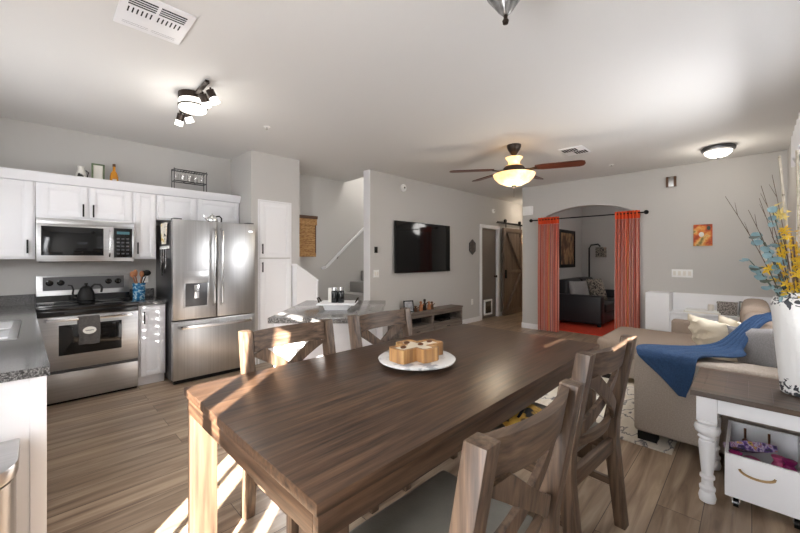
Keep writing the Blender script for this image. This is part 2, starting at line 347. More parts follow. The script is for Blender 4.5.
# door with pet flap
d = struct('door_1', M['doorp'], (6.955, 7.635, TY+0.045, TY+0.085, 0.012, 2.045), bev=0.002)
struct('door_frame', M['white'], [(6.86, 6.94, TY-0.018, TY+0.12, 0, 2.13), (7.65, 7.73, TY-0.018, TY+0.12, 0, 2.13), (6.94, 7.65, TY-0.018, TY+0.12, 2.05, 2.13)], d, bev=0.003)
bm = BM(); lathe(bm, [(0.025, 0), (0.012, 0.01), (0.012, 0.03), (0.028, 0.045), (0.028, 0.06), (0.0, 0.065)], mtx=Matrix.Translation((7.58, TY+0.045, 0.95)) @ Matrix.Rotation(PI/2, 4, 'X'))
k = obj('door_handle', bm, M['bronze'], d)
f = struct('pet_flap', M['black'], (7.14, 7.40, TY+0.03, TY+0.045, 0.12, 0.39), d)
struct('flap_frame', M['plasticw'], [(7.10, 7.14, TY+0.022, TY+0.05, 0.08, 0.43), (7.40, 7.44, TY+0.022, TY+0.05, 0.08, 0.43), (7.14, 7.40, TY+0.022, TY+0.05, 0.39, 0.43), (7.14, 7.40, TY+0.022, TY+0.05, 0.08, 0.12)], f, bev=0.004)
# sliding barn door
d = struct('door_2', M['barn'], (7.76, 8.70, TY-0.085, TY-0.05, 0.015, 2.10), bev=0.003)
bm = BM(); Yb = TY-0.09
for q in ((7.76, 7.86, 0.015, 2.10), (8.60, 8.70, 0.015, 2.10), (7.86, 8.60, 2.0, 2.10), (7.86, 8.60, 0.015, 0.13), (7.86, 8.60, 1.0, 1.09)): box(bm, q[0], q[1], Yb-0.015, Yb+0.006, q[2], q[3])
sweep(bm, [(7.88, Yb-0.003, 1.98), (8.58, Yb-0.003, 1.10)], 0.02, 0.09, up=(0, 1, 0)); sweep(bm, [(7.88, Yb-0.003, 0.14), (8.58, Yb-0.003, 0.99)], 0.02, 0.09, up=(0, 1, 0))
for x in (8.05, 8.235, 8.42): box(bm, x-0.002, x+0.002, Yb+0.002, Yb+0.006, 0.13, 2.0)
obj('brace_frame', bm, M['barn'], d, bev=0.002)
bm = BM(); box(bm, 7.50, 9.65, TY-0.075, TY-0.066, 2.19, 2.235)
for x in (7.6, 8.2, 8.9, 9.5): tube(bm, [(x, TY-0.066, 2.212), (x, TY, 2.212)], 0.012)
obj('door_track', bm, M['blackm'], d)
for x in (7.86, 8.60):
    bm = BM(); box(bm, x-0.02, x+0.02, TY-0.10, TY-0.092, 1.90, 2.27); tube(bm, [(x, TY-0.10, 2.265), (x, TY-0.06, 2.265)], 0.04, 16); obj('roller_hanger', bm, M['blackm'], d)
struct('handle_bar', M['blackm'], (7.80, 7.815, TY-0.15, TY-0.105, 0.9, 1.1), d)

# glazed door the sun comes through, and the two windows
d = struct('door_3', M['white'], [(-0.93, -0.89, 0.157, 0.172, 0.0, 2.1), (-0.93, -0.89, 0.985, 0.998, 0.0, 2.1), (-0.93, -0.89, 0.172, 0.985, 0.0, 0.16), (-0.93, -0.89, 0.172, 0.985, 2.088, 2.1)])
bx('muntin', M['white'], [(-0.925, -0.895, 0.80-0.012, 0.80+0.012, 0.16, 2.09), (-0.925, -0.895, 0.611-0.02, 0.611+0.02, 0.16, 2.09), (-0.925, -0.895, 0.331-0.045, 0.331+0.04, 0.16, 2.09), (-0.925, -0.895, 0.172, 0.985, 1.90, 2.03)], d, 0)
bx('pane', M['pane'], (-0.912, -0.908, 0.172, 0.985, 0.16, 2.09), d, 0)
wd = struct('window_1', M['white'], [(2.0, 2.06, WY-0.11, WY+0.012, 0.95, 2.42), (4.79, 4.85, WY-0.11, WY+0.012, 0.95, 2.42), (2.0, 4.85, WY-0.11, WY+0.02, 0.90, 0.97), (2.0, 4.85, WY-0.11, WY+0.012, 2.36, 2.42), (3.39, 3.45, WY-0.09, WY-0.04, 0.97, 2.36)])
bx('pane', M['pane'], (2.06, 4.79, WY-0.07, WY-0.066, 0.97, 2.36), wd, 0)
wd = struct('window_3', M['white'], [(0.80, 0.82, WY-0.08, WY+0.01, 1.36, 1.68), (1.34, 1.36, WY-0.08, WY+0.01, 1.36, 1.68)])
bx('shutter_slat', M['white'], [(0.82, 1.34, WY-0.05, WY-0.035, a, b) for a, b in ((1.36, 1.402), (1.42, 1.510), (1.528, 1.618), (1.636, 1.68))], wd, 0)
wd = struct('window_2', M['white'], [(-0.93, -0.84, 2.8, 2.85, 1.15, 2.15), (-0.93, -0.84, 4.15, 4.2, 1.15, 2.15), (-0.93, -0.84, 2.85, 4.15, 1.15, 1.19), (-0.93, -0.84, 2.85, 4.15, 2.11, 2.15), (-0.92, -0.88, 3.48, 3.52, 1.19, 2.11)])
bx('pane', M['pane'], (-0.912, -0.908, 2.85, 4.15, 1.19, 2.11), wd, 0)
for xa, xb in ((2.062, 3.388), (3.452, 4.788)):
    t = thing('window_blind', 'closed white slatted blind in the %s half of the side window' % ('nearer' if xa < 3 else 'farther'), 'blind', ((xa+xb)/2, WY-0.05, 2.34))
    bm = BM()
    for i in range(26): z = 1.0+0.052*i; prism(bm, [(WY-0.062, z), (WY-0.058, z-0.002), (WY-0.042, z+0.058), (WY-0.046, z+0.060)], 'x', xa, xb)
    o_ = obj('slats', bm, M['white'], t); bx('head_rail', M['white'], (xa, xb, WY-0.065, WY-0.035, 2.335, 2.358), t)
t = thing('window_blind', 'closed white blind over the kitchen sink window', 'blind', (-0.89, 3.5, 2.08))
bq = [(-0.896, -0.889, 2.851, 2.905, 1.195, 2.105), (-0.896, -0.889, 2.919, 3.003, 1.195, 2.105), (-0.896, -0.889, 3.017, 3.105, 1.195, 2.105), (-0.896, -0.889, 3.119, 4.149, 1.195, 2.105)]
for ya in (2.905, 3.003, 3.105):
    for i in range(11): bq.append((-0.896, -0.889, ya, ya+0.014, 1.195+0.083*i, 1.195+0.083*i+0.066))
bx('slats', M['white'], bq, t, 0); bx('head_rail', M['white'], (-0.9, -0.884, 2.851, 4.149, 2.085, 2.109), t)
# sheer curtain with scalloped valance on the side window
bm = BM(); sheet(bm, lambda u, v: Vector((3.98+0.78*u, WY+0.035+0.014*math.sin(u*44), 2.40-1.55*v)), 60, 6, 0.003)
t = obj('sheer_curtain', bm, M['sheer']); tag(t, 'sheer white curtain hanging at the window behind the flower vase', 'curtain')
bm = BM(); sheet(bm, lambda u, v: Vector((3.95+0.86*u, WY+0.065+0.012*math.sin(u*30), 2.46-(0.22+0.06*abs(math.sin(u*3*PI)))*v)), 60, 4, 0.004)
obj('valance', bm, M['sheer'], t)

# pony wall beside the stairs and the carpeted stairs
bm = BM(); prism(bm, [(2.51, 0), (2.82, 0), (2.82, 1.065), (2.51, 1.270)], 'y', 4.45, 4.578); o = sobj('wall_pony', bm, M['white'])
bm = BM(); prism(bm, [(2.50, 1.277), (2.845, 1.049), (2.845, 1.072), (2.50, 1.300)], 'y', 4.435, 4.588); prism(bm, [(2.821, 0), (2.843, 0), (2.843, 1.047), (2.821, 1.062)], 'y', 4.44, 4.585); o = sobj('trim_2', bm, M['white'])
st = [(3.15, 0.0)]
for k in range(14): st += [(3.15+0.255*k, 0.19*(k+1)), (3.15+0.255*(k+1), 0.19*(k+1))]
st += [(7.85, 2.66), (7.85, 0)]
bm = BM()
for k in range(14):
    box(bm, 3.06+0.255*k-0.02, 7.85, 4.43, 5.29, 0.19*k+0.001, 0.19*(k+1), bev=0.015)
o = obj('staircase', bm, M['carpet'], loc=(3.15, 4.86, 0)); tag(o, 'grey carpeted stairs climbing behind the television wall', 'stairs'); 
t = thing('stair_handrail', 'white wooden handrail slanting up the stairwell wall', 'handrail', (3.5, 5.3, 1.24))
bm = BM(); sweep(bm, [(3.50, 5.22, 1.225), (6.2, 5.22, 3.53)], 0.034, 0.042); obj('rail', bm, M['white'], t, bev=0.008)
for x in (3.75, 4.9): bm = BM(); z = 1.225+(x-3.5)*0.854; tube(bm, [(x, 5.3, z-0.06), (x, 5.24, z-0.06), (x, 5.22, z-0.03)], 0.008); obj('bracket', bm, M['bronze'], t)
bm = BM(); sweep(bm, [(3.50, 5.24, 1.225), (3.47, 5.295, 1.20)], 0.04, 0.05); obj('rail_return', bm, M['white'], t)

# ================================================================= KITCHEN
def panel_door(name, parent, x0, x1, z0, z1, yf, handle=None, m=None, hz=None):
    """shaker style door facing -Y: frame with recessed field"""
    m = m or M['cab']; bm = BM(); r = min(0.055, (x1-x0)*0.22)
    box(bm, x0, x0+r, yf-0.02, yf, z0, z1, bev=0.002); box(bm, x1-r, x1, yf-0.02, yf, z0, z1, bev=0.002)
    box(bm, x0+r, x1-r, yf-0.02, yf, z0, z0+r, bev=0.002); box(bm, x0+r, x1-r, yf-0.02, yf, z1-r, z1, bev=0.002)
    box(bm, x0+r, x1-r, yf-0.011, yf, z0+r, z1-r); box(bm, x0+r+0.018, x1-r-0.018, yf-0.015, yf-0.01, z0+r+0.018, z1-r-0.018, bev=0.002)
    d = obj(name, bm, m, parent)
    if handle is not None:
        h = BM(); z = hz; tube(h, [(handle, yf-0.02, z-0.05), (handle, yf-0.045, z-0.05)], 0.004); tube(h, [(handle, yf-0.02, z+0.05), (handle, yf-0.045, z+0.05)], 0.004)
        box(h, handle-0.007, handle+0.007, yf-0.05, yf-0.04, z-0.065, z+0.065, bev=0.002); obj('handle', h, M['blackm'], d)
    return d
UY = 4.96
def upper(x0, x1, z0, doors, label):
    t = thing('upper_cabinet', label, 'cabinet', ((x0+x1)/2, 5.115, z0), group='white kitchen wall cabinets')
    bx('body', M['cab'], (x0+0.001, x1-0.001, UY, 5.268, z0, 2.135), t)
    for a, b, h, hz in doors: panel_door('door', t, a, b, z0+0.02, 2.115, UY, h, hz=hz)
upper(-0.78, -0.002, 1.37, [(-0.76, -0.40, -0.71, 1.5), (-0.385, -0.02, -0.055, 1.49)], 'white wall cabinet at the left edge, left of the microwave')
upper(0.0, 0.765, 1.775, [(0.03, 0.375, 0.345, 1.87), (0.395, 0.74, 0.425, 1.87)], 'short white two-door wall cabinet directly above the microwave')
upper(0.767, 0.985, 1.37, [(0.785, 0.97, 0.805, 1.49)], 'narrow white wall cabinet between the microwave and the refrigerator')
upper(0.987, 1.935, 1.83, [(1.005, 1.395, None, 0), (1.415, 1.915, None, 0)], 'wide short white wall cabinet above the refrigerator')
bm = BM(); prism(bm, [(UY-0.001, 2.12), (UY-0.022, 2.125), (UY-0.03, 2.15), (UY-0.055, 2.195), (UY-0.055, 2.215), (UY-0.001, 2.215)], 'x', -0.80, 1.938)
o = sobj('trim_3', bm, M['cab'])
# microwave
t = thing('microwave', 'stainless steel over-the-range microwave with black control panel', 'microwave', (0.382, 5.07, 1.345))
bx('body', M['steel_h'], (0.004, 0.76, 4.885, 5.266, 1.345, 1.77), t)
bx('vent_strip', M['steel_h'], (0.004, 0.76, 4.865, 4.884, 1.712, 1.768), t)
d = bx('door', M['steel_h'], (0.006, 0.58, 4.862, 4.884, 1.36, 1.708), t)
bx('window', M['darkglass'], (0.035, 0.50, 4.856, 4.862, 1.405, 1.69), d)
bm = BM(); sweep(bm, [(0.548, 4.862, 1.40), (0.548, 4.83, 1.43), (0.548, 4.83, 1.65), (0.548, 4.862, 1.68)], 0.028, 0.012, up=(1, 0, 0)); obj('handle', bm, M['chrome'], d, bev=0.003)
p = bx('control_panel', M['black'], (0.588, 0.745, 4.862, 4.884, 1.385, 1.70), t)
bx('display', mat('green_display', (70, 110, 120), 0.3), (0.61, 0.72, 4.859, 4.862, 1.635, 1.665), p, 0)
bx('button', M['steel_dark'], [(0.61+0.04*i, 0.635+0.04*i, 4.859, 4.862, 1.42+0.04*j, 1.435+0.04*j) for i in range(3) for j in range(5)], p, 0)['kind'] = 'stuff'
bx('underside_grille', M['blackm'], (0.02, 0.745, 4.90, 5.25, 1.338, 1.345), t, 0)
# range
RY = 4.63
t = thing('electric_range', 'stainless steel electric range with black glass cooktop', 'range', (0.385, 4.94, 0))
bx('body', M['steel'], (0.006, 0.762, RY+0.03, 5.24, 0.02, 0.895), t)
bx('cooktop', M['black'], (0.002, 0.766, RY-0.01, 5.16, 0.885, 0.92), t, 0.006)
bx('front_band', M['black'], (0.006, 0.762, RY-0.004, RY+0.028, 0.83, 0.884), t)
for x, y, r in ((0.2, 4.78, .1), (0.57, 4.78, .085), (0.2, 5.02, .075), (0.57, 5.02, .1)):
    bm = BM(); lathe(bm, [(r-0.003, 0.0), (r, 0.0008), (r-0.006, 0.0012)], (x, y, 0.9205), 32); obj('burner_ring', bm, M['steel_dark'], t)
b = BM(); prism(b, [(5.155, 0.92), (5.26, 0.92), (5.26, 1.195), (5.19, 1.195)], 'x', 0.003, 0.765); g = obj('backguard', b, M['steel_h'], t, bev=0.003)
def bgy(z): return 5.155+0.035*(z-0.92)/0.275
b = BM(); prism(b, [(bgy(0.923)-0.004, 0.925), (bgy(0.923)+0.002, 0.925), (bgy(0.99)+0.002, 0.99), (bgy(0.99)-0.004, 0.99)], 'x', 0.004, 0.764); obj('lower_strip', b, M['black'], g)
b = BM(); prism(b, [(bgy(1.04)-0.004, 1.04), (bgy(1.04)+0.002, 1.04), (bgy(1.18)+0.002, 1.18), (bgy(1.18)-0.004, 1.18)], 'x', 0.05, 0.715); obj('control_panel', b, M['steel_dark'], g)
for x in (0.10, 0.185, 0.575, 0.66):
    b = BM(); lathe(b, [(0.030, 0), (0.030, 0.008), (0.022, 0.012), (0.020, 0.03), (0.0, 0.032)], mtx=Matrix.Translation((x, bgy(1.12)-0.004, 1.12)) @ Matrix.Rotation(PI/2+0.12, 4, 'X'), n=20); obj('knob', b, M['black'], t)
d = BM(); box(d, 0.008, 0.76, RY-0.006, RY+0.028, 0.325, 0.826, bev=0.006); d = obj('oven_door', d, M['steel_h'], t)
bx('oven_window', M['darkglass'], (0.15, 0.62, RY-0.010, RY-0.005, 0.46, 0.745), d, 0.002)
b = BM(); sweep(b, [(0.06, RY-0.006, 0.80), (0.065, RY-0.05, 0.80), (0.70, RY-0.05, 0.80), (0.705, RY-0.006, 0.80)], 0.02, 0.024); obj('handle', b, M['chrome'], d, bev=0.005)
d = bx('drawer', M['steel_h'], (0.008, 0.76, RY-0.006, RY+0.028, 0.045, 0.295), t, 0.006)
bx('drawer_grip', M['steel_dark'], (0.008, 0.76, RY-0.0, RY+0.028, 0.297, 0.322), t)
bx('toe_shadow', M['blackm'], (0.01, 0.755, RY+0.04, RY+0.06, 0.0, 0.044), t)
# towel on the oven handle
bm = BM()
def tw(u, v):
    x = 0.285+0.155*u+0.006*math.sin(v*6)
    if v < 0.5: return Vector((x, RY-0.066-0.004*math.sin(u*9), 0.55+0.54*v+0.003*math.sin(u*7)))
    a = (v-0.5)*2; 
    if a < 0.3: return Vector((x, RY-0.066+0.045*a/0.3, 0.82))
    return Vector((x, RY-0.020, 0.82-0.25*(a-0.3)))
sheet(bm, tw, 10, 24, 0.004)
t2 = obj('dish_towel', bm, M['darktowel'], loc=(0.36, RY-0.06, 0.55)); tag(t2, 'charcoal waffle dish towel with white oval badge hung on the oven door', 'towel')
bm = BM(); lathe(bm, [(0.0, 0), (1.0, 0), (1.0, 0.002), (0, 0.002)], n=28, mtx=Matrix.Translation((0.365, RY-0.0775, 0.685)) @ Matrix.Rotation(PI/2, 4, 'X') @ Matrix.Diagonal((0.05, 0.035, 1, 1))); bd = obj('badge', bm, M['paper'], t2)
bm = BM()
tube(bm, [(0.335+0.06*i/30, RY-0.081, 0.685+0.007*math.sin(i*1.3)) for i in range(31)], 0.0014, 5); obj('lettering', bm, M['blackm'], bd)
# kettle on the range
t = thing('kettle', 'matte black gooseneck kettle standing on the cooktop', 'kettle', (0.365, 4.9, 0.921))
bm = BM(); lathe(bm, [(0.07, 0), (0.072, 0.02), (0.07, 0.022)], (0.365, 4.9, 0.921)); obj('base', bm, M['black'], t)
bm = BM(); lathe(bm, [(0.066, 0.022), (0.075, 0.03), (0.068, 0.09), (0.046, 0.15), (0.042, 0.155), (0.0, 0.16)], (0.365, 4.9, 0.921)); k = obj('body', bm, M['blackm'], t)
bm = BM(); lathe(bm, [(0.042, 0.157), (0.03, 0.168), (0.008, 0.17), (0.008, 0.18), (0.017, 0.186), (0.014, 0.2), (0.0, 0.202)], (0.365, 4.9, 0.921)); obj('lid', bm, M['blackm'], t)
bm = BM(); tube(bm, [(0.30, 4.9, 0.965), (0.27, 4.9, 0.98), (0.262, 4.9, 1.02), (0.268, 4.9, 1.06), (0.255, 4.9, 1.10), (0.225, 4.9, 1.107)], [0.013, 0.011, 0.009, 0.008, 0.007, 0.006]); obj('spout', bm, M['blackm'], t)
bm = BM(); sweep(bm, [(0.40, 4.9, 1.07), (0.43, 4.9, 1.105), (0.475, 4.9, 1.10), (0.492, 4.9, 1.07), (0.485, 4.9, 1.02)], 0.02, 0.014, up=(0, 1, 0)); obj('handle', bm, M['blackm'], t, bev=0.004)
# base cabinet right of range
t = thing('base_cabinet', 'narrow white base cabinet between the range and the refrigerator', 'cabinet', (0.89, 4.95, 0))
bx('body', M['cab'], (0.77, 1.015, 4.67, 5.268, 0.10, 0.868), t); bx('toe_kick', M['cab'], (0.77, 1.015, 4.72, 5.26, 0.0, 0.099), t)
panel_door('door', t, 0.785, 1.0, 0.115, 0.855, 4.67, 0.815, hz=0.74)
# base cabinet left of range (corner)
t = thing('base_cabinet', 'white corner base cabinet left of the range, behind the sink counter', 'cabinet', (-0.3, 4.95, 0))
bx('body', M['cab'], (-0.84, -0.002, 4.67, 5.268, 0.10, 0.868), t); bx('toe_kick', M['cab'], (-0.84, -0.002, 4.72, 5.26, 0.0, 0.099), t)
# countertops
o = bx('countertop', M['granite'], [(0.769, 1.02, 4.64, 5.268, 0.87, 0.91), (0.769, 1.02, 5.243, 5.268, 0.91, 1.01)], None, 0.003, loc=(0.89, 4.95, 0.87)); tag(o, 'small dark granite countertop between the range and the refrigerator', 'countertop')
# peninsula: counter with sink
CX = 0.045
bm = BM()
box(bm, -0.84, CX+0.008, 2.185, 3.03, 0.87, 0.91); box(bm, -0.075, CX-0.04, 3.03, 3.92, 0.87, 0.91); box(bm, -0.84, -0.56, 3.03, 3.92, 0.87, 0.91); box(bm, -0.84, CX-0.04, 3.92, 4.64, 0.87, 0.91); box(bm, -0.84, -0.001, 4.64, 5.268, 0.87, 0.91); box(bm, -0.84, -0.001, 5.243, 5.268, 0.91, 1.01)
for v in bm.verts:
    if v.co.x > 0: v.co.x = CX-0.05*(max(v.co.y, 2.16)-2.16)/2.4
o = obj('countertop', bm, M['granite'], loc=(-0.4, 3.5, 0.87)); tag(o, 'grey speckled granite countertop with the sink, at the left edge', 'countertop')
t = thing('sink_cabinet', 'white panelled peninsula base under the grey sink counter', 'cabinet', (-0.4, 3.4, 0))
bx('body', M['cab'], (-0.84, -0.005, 2.22, 4.665, 0.10, 0.868), t); bx('toe_kick', M['cab'], (-0.84, -0.045, 2.26, 4.665, 0, 0.099), t)
bx('end_panel', M['white'], (-0.84, 0.022, 2.200, 2.219, 0.0, 0.868), t); bx('corner_post', M['white'], (-0.018, 0.034, 2.192, 2.24, 0.0, 0.868), t, 0.004)
t = thing('sink', 'double-bowl stainless steel sink set in the grey counter', 'sink', (-0.32, 3.47, 0.91))
bm = BM(); X0, X1, Y0, Y1 = -0.56, -0.075, 3.03, 3.92
for q in ((X0, X1, Y0, Y0+0.03), (X0, X1, Y1-0.03, Y1), (X0, X0+0.03, Y0+0.03, Y1-0.03), (X1-0.04, X1, Y0+0.03, Y1-0.03), (X0+0.03, X1-0.04, 3.46, 3.49)): box(bm, q[0], q[1], q[2], q[3], 0.905, 0.916)
obj('rim', bm, M['steel_h'], t, bev=0.002)
for ya, yb in ((Y0+0.03, 3.46), (3.49, Y1-0.03)):
    bm = BM(); box(bm, X0+0.03, X1-0.04, ya, yb, 0.735, 0.74); box(bm, X0+0.028, X0+0.032, ya, yb, 0.74, 0.906); box(bm, X1-0.042, X1-0.038, ya, yb, 0.74, 0.906); box(bm, X0+0.03, X1-0.04, ya-0.002, ya+0.002, 0.74, 0.906); box(bm, X0+0.03, X1-0.04, yb-0.002, yb+0.002, 0.74, 0.906)
    lathe(bm, [(0.04, 0.0), (0.04, 0.004), (0.0, 0.004)], (-0.33, (ya+yb)/2, 0.74)); obj('basin', bm, M['steel_h'], t)
# trash can
t = thing('trash_can', 'stainless steel step trash can in front of the white peninsula end', 'trash can', (-0.26, 1.96, 0))
def dshape(x0, x1, yf, yb, n=18):
    c = (x0+x1)/2; r = (x1-x0)/2
    return [(c+r*math.cos(-PI*i/n), yf-(yf-yb)*0 - 0.16*math.sin(PI*i/n)) for i in range(n+1)] + [(x0, 2.14), (x1, 2.14)]
bm = BM(); prism(bm, dshape(-0.42, -0.055, 1.96, 2.1), 'z', 0.02, 0.57); obj('body', bm, M['steel'], t, ang=30)
bm = BM(); vs = prism(bm, dshape(-0.43, -0.045, 1.96, 2.1), 'z', 0.575, 0.625)
for v in vs: v.co.z += (v.co.y-1.8)*0.06
obj('lid', bm, M['steel_h'], t, bev=0.006, ang=30)
bm = BM(); prism(bm, dshape(-0.415, -0.06, 1.962, 2.1), 'z', 0.0, 0.02); obj('base_ring', bm, M['blackm'], t)
bx('pedal', M['steel_dark'], (-0.28, -0.20, 1.74, 1.83, 0.012, 0.024), t)
# refrigerator
FY = 4.43
t = thing('refrigerator', 'stainless steel french-door refrigerator with ice dispenser', 'refrigerator', (1.48, 4.85, 0))
bx('cabinet_body', M['steel_dark'], (1.035, 1.92, FY+0.075, 5.22, 0.03, 1.775), t, 0.004)
d = bx('door', M['steel'], (1.03, 1.472, FY, FY+0.07, 0.70, 1.80), t, 0.01)
for nm, m, q in (('dispenser_frame', 'steel_h', [(1.135, 1.385, FY-0.006, FY+0.0, 0.83, 0.845), (1.135, 1.15, FY-0.006, FY, 0.845, 1.10), (1.37, 1.385, FY-0.006, FY, 0.845, 1.10)]), ('dispenser_panel', 'steel_h', (1.135, 1.385, FY-0.008, FY, 1.10, 1.235)), ('dispenser_recess', 'steel_dark', (1.15, 1.37, FY-0.002, FY+0.0, 0.845, 1.10)), ('dispenser_paddle', 'chrome', (1.235, 1.285, FY-0.012, FY-0.002, 0.93, 1.08))): bx(nm, M[m], q, d, 0.002)
d2 = bx('door', M['steel'], (1.480, 1.922, FY, FY+0.07, 0.70, 1.80), t, 0.01)
for dd, x in ((d, 1.435), (d2, 1.517)):
    bm = BM(); sweep(bm, [(x, FY, 0.84), (x, FY-0.055, 0.87), (x, FY-0.06, 1.25), (x, FY-0.055, 1.69), (x, FY, 1.72)], 0.028, 0.02, up=(1, 0, 0)); obj('handle', bm, M['chrome'], dd, bev=0.005)
d3 = bx('freezer_drawer', M['steel'], (1.03, 1.922, FY, FY+0.07, 0.05, 0.69), t, 0.01)
bm = BM(); sweep(bm, [(1.09, FY, 0.625), (1.10, FY-0.055, 0.625), (1.85, FY-0.055, 0.625), (1.86, FY, 0.625)], 0.03, 0.03); obj('handle', bm, M['chrome'], d3, bev=0.006)
bx('kick_grille', M['blackm'], (1.05, 1.90, FY+0.05, FY+0.1, 0.0, 0.045), t)
bx('hinge_cap', M['steel_dark'], [(1.04, 1.12, FY+0.01, FY+0.12, 1.80, 1.815), (1.83, 1.91, FY+0.01, FY+0.12, 1.80, 1.815)], t)
bx('nameplate', M['chrome'], (1.845, 1.885, FY-0.001, FY, 1.70, 1.712), d2, 0)
# magnetic rack on the side of the refrigerator with tools
t = thing('magnetic_rack', 'white magnetic rack on the refrigerator side holding kitchen tools', 'rack', (1.03, 4.72, 1.5))
bx('bar', M['plasticw'], (1.016, 1.034, 4.58, 4.92, 1.485, 1.515), t)
bx('hook', M['plasticw'], [(1.004, 1.016, 4.62+0.05*i, 4.632+0.05*i, 1.48, 1.495) for i in range(6)], t, 0)
for i in range(6):
    y = 4.626+0.05*i; L_ = (0.20, 0.27, 0.16, 0.3, 0.22, 0.15)[i]
    bm = BM(); tube(bm, [(1.008, y, 1.48), (1.008, y, 1.48-L_*0.55)], 0.004)
    [ball(bm, (1.008, y, 1.48-L_*0.75), 0.022, 0.3, 1, 2.2, 10, 8), box(bm, 1.004, 1.011, y-0.016, y+0.016, 1.48-L_, 1.48-L_*0.5), box(bm, 1.006, 1.010, y-0.012, y+0.012, 1.48-L_, 1.48-L_*0.5)][i % 3]
    o = obj('kitchen_utensil', bm, M['chrome'] if i % 2 == 0 else M['blackm'], loc=(1.008, y, 1.48-L_)); tag(o, ['chrome ladle hanging first from the refrigerator front on the white rack', 'long black spatula hanging second on the refrigerator rack', 'short chrome knife hanging third on the refrigerator rack', 'black spoon hanging fourth, longest on the refrigerator rack', 'chrome spatula hanging fifth on the refrigerator rack', 'short black knife hanging last, nearest the wall, on the rack'][i], 'kitchen tool', 'tools on the refrigerator rack')
bm = BM(); sheet(bm, lambda u, v: Vector((1.018-0.006*math.sin(u*8), 4.60+(0.25-0.10*v)*u+0.05*v, 1.775-0.24*v)), 8, 8, 0.006); o = obj('pot_holder', bm, mat('printed_cloth', (224, 218, 202), 0.9, scale=(14, 14, 14), ramp=[(0.36, (60, 56, 40)), (0.41, (226, 220, 204)), (0.6, (230, 224, 210)), (0.66, (218, 186, 60))]), loc=(1.02, 4.7, 1.54)); tag(o, 'cream and yellow printed cloth hanging on the refrigerator side', 'cloth')
# chrome teapot on the fridge
t = thing('teapot', 'small chrome teapot with black handle on top of the refrigerator', 'teapot', (1.49, 4.62, 1.777))
bm = BM(); lathe(bm, [(0.035, 0), (0.05, 0.01), (0.062, 0.045), (0.055, 0.085), (0.035, 0.10), (0.0, 0.105)], (1.48, 4.60, 1.777)); obj('body', bm, M['chrome'], t)
bm = BM(); lathe(bm, [(0.03, 0.103), (0.02, 0.115), (0.006, 0.118), (0.012, 0.13), (0, 0.135)], (1.48, 4.60, 1.777)); obj('lid', bm, M['chrome'], t)
bm = BM(); tube(bm, [(1.43, 4.60, 1.83), (1.40, 4.60, 1.86), (1.385, 4.60, 1.885)], [0.014, 0.01, 0.007]); obj('spout', bm, M['chrome'], t)
bm = BM(); tube(bm, [(1.52, 4.60, 1.875), (1.56, 4.60, 1.885), (1.585, 4.60, 1.86), (1.58, 4.60, 1.81)], 0.009); obj('handle', bm, M['blackm'], t)
# utensil crock
t = thing('utensil_crock', 'blue glazed ceramic crock on the counter beside the range', 'crock', (0.815, 4.92, 0.911))
bm = BM(); lathe(bm, [(0.05, 0), (0.058, 0.01), (0.06, 0.17), (0.064, 0.185), (0.057, 0.187), (0.053, 0.03), (0.0, 0.03)], (0.815, 4.92, 0.911)); obj('pot', bm, M['blueceramic'], t)
for i, (dx, dy, m, lab) in enumerate(((-0.055, 0.0, 'copper', 'leftmost wooden spoon leaning out of the blue crock'), (-0.025, 0.03, 'copper', 'wooden spatula second from left in the blue crock'), (0.02, -0.01, 'copper', 'wooden spoon right of centre in the blue crock'), (0.065, 0.01, 'blackm', 'large black ladle leaning right out of the blue crock'), (0.04, 0.03, 'blackm', 'black spatula behind the ladle in the blue crock'))):
    bm = BM(); p0 = Vector((0.815-dx*0.3, 4.92-dy*0.3, 0.945)); p1 = Vector((0.815+dx, 4.92+dy, 1.17)); tube(bm, [p0, p1], 0.006)
    b2 = BM(); ball(b2, (0.815+dx*1.15, 4.92+dy, 1.20+0.01*(i % 2)), 0.034 if i == 3 else 0.022, 1.2 if i == 3 else 1.0, 0.4, (1.5, 1.9, 1.6, 1.0, 1.7)[i])
    for v in b2.verts: pass
    me = bpy.data.meshes.new('tmp'); b2.to_mesh(me); b2.free(); bm.from_mesh(me); bpy.data.meshes.remove(me)
    o = obj('cooking_spoon', bm, M[m], loc=p0); tag(o, lab, 'kitchen utensil', 'utensils in the blue crock')
# items on top of the wall cabinets (cabinet tops at 2.135)
t = thing('milk_can', 'small white milk can with dark print on the wall cabinets', 'can', (0.335, 5.05, 2.136)); bm = BM(); lathe(bm, [(0.04, 0), (0.042, 0.02), (0.042, 0.13), (0.026, 0.17), (0.026, 0.2), (0.03, 0.21), (0, 0.212)], (0.335, 5.05, 2.136)); b_ = obj('body', bm, mat('printed_can', (226, 224, 216), 0.4, scale=(16, 16, 12), ramp=[(0.38, (50, 50, 46)), (0.44, (228, 226, 218)), (0.8, (230, 228, 220))]), t)
bm = BM(); tube(bm, [(0.372, 5.05, 2.31), (0.395, 5.05, 2.29), (0.385, 5.05, 2.24)], 0.005); obj('handle', bm, M['blackm'], t)
t = thing('framed_print', 'small green framed print standing on the wall cabinets', 'picture', (0.475, 5.06, 2.136))
bx('frame', M['greenp'], [(0.42, 0.435, 5.05, 5.085, 2.136, 2.40), (0.515, 0.53, 5.05, 5.085, 2.136, 2.40), (0.435, 0.515, 5.05, 5.085, 2.385, 2.40), (0.435, 0.515, 5.05, 5.085, 2.136, 2.15)], t); bx('print', M['paper'], (0.435, 0.515, 5.06, 5.08, 2.15, 2.385), t)
t = thing('oil_bottle', 'amber glass bottle with narrow neck on the wall cabinets', 'bottle', (0.61, 5.05, 2.136)); bm = BM(); lathe(bm, [(0.036, 0), (0.038, 0.02), (0.038, 0.14), (0.03, 0.18), (0.013, 0.21), (0.012, 0.255)], (0.61, 5.05, 2.136)); obj('body', bm, M['orangep'], t)
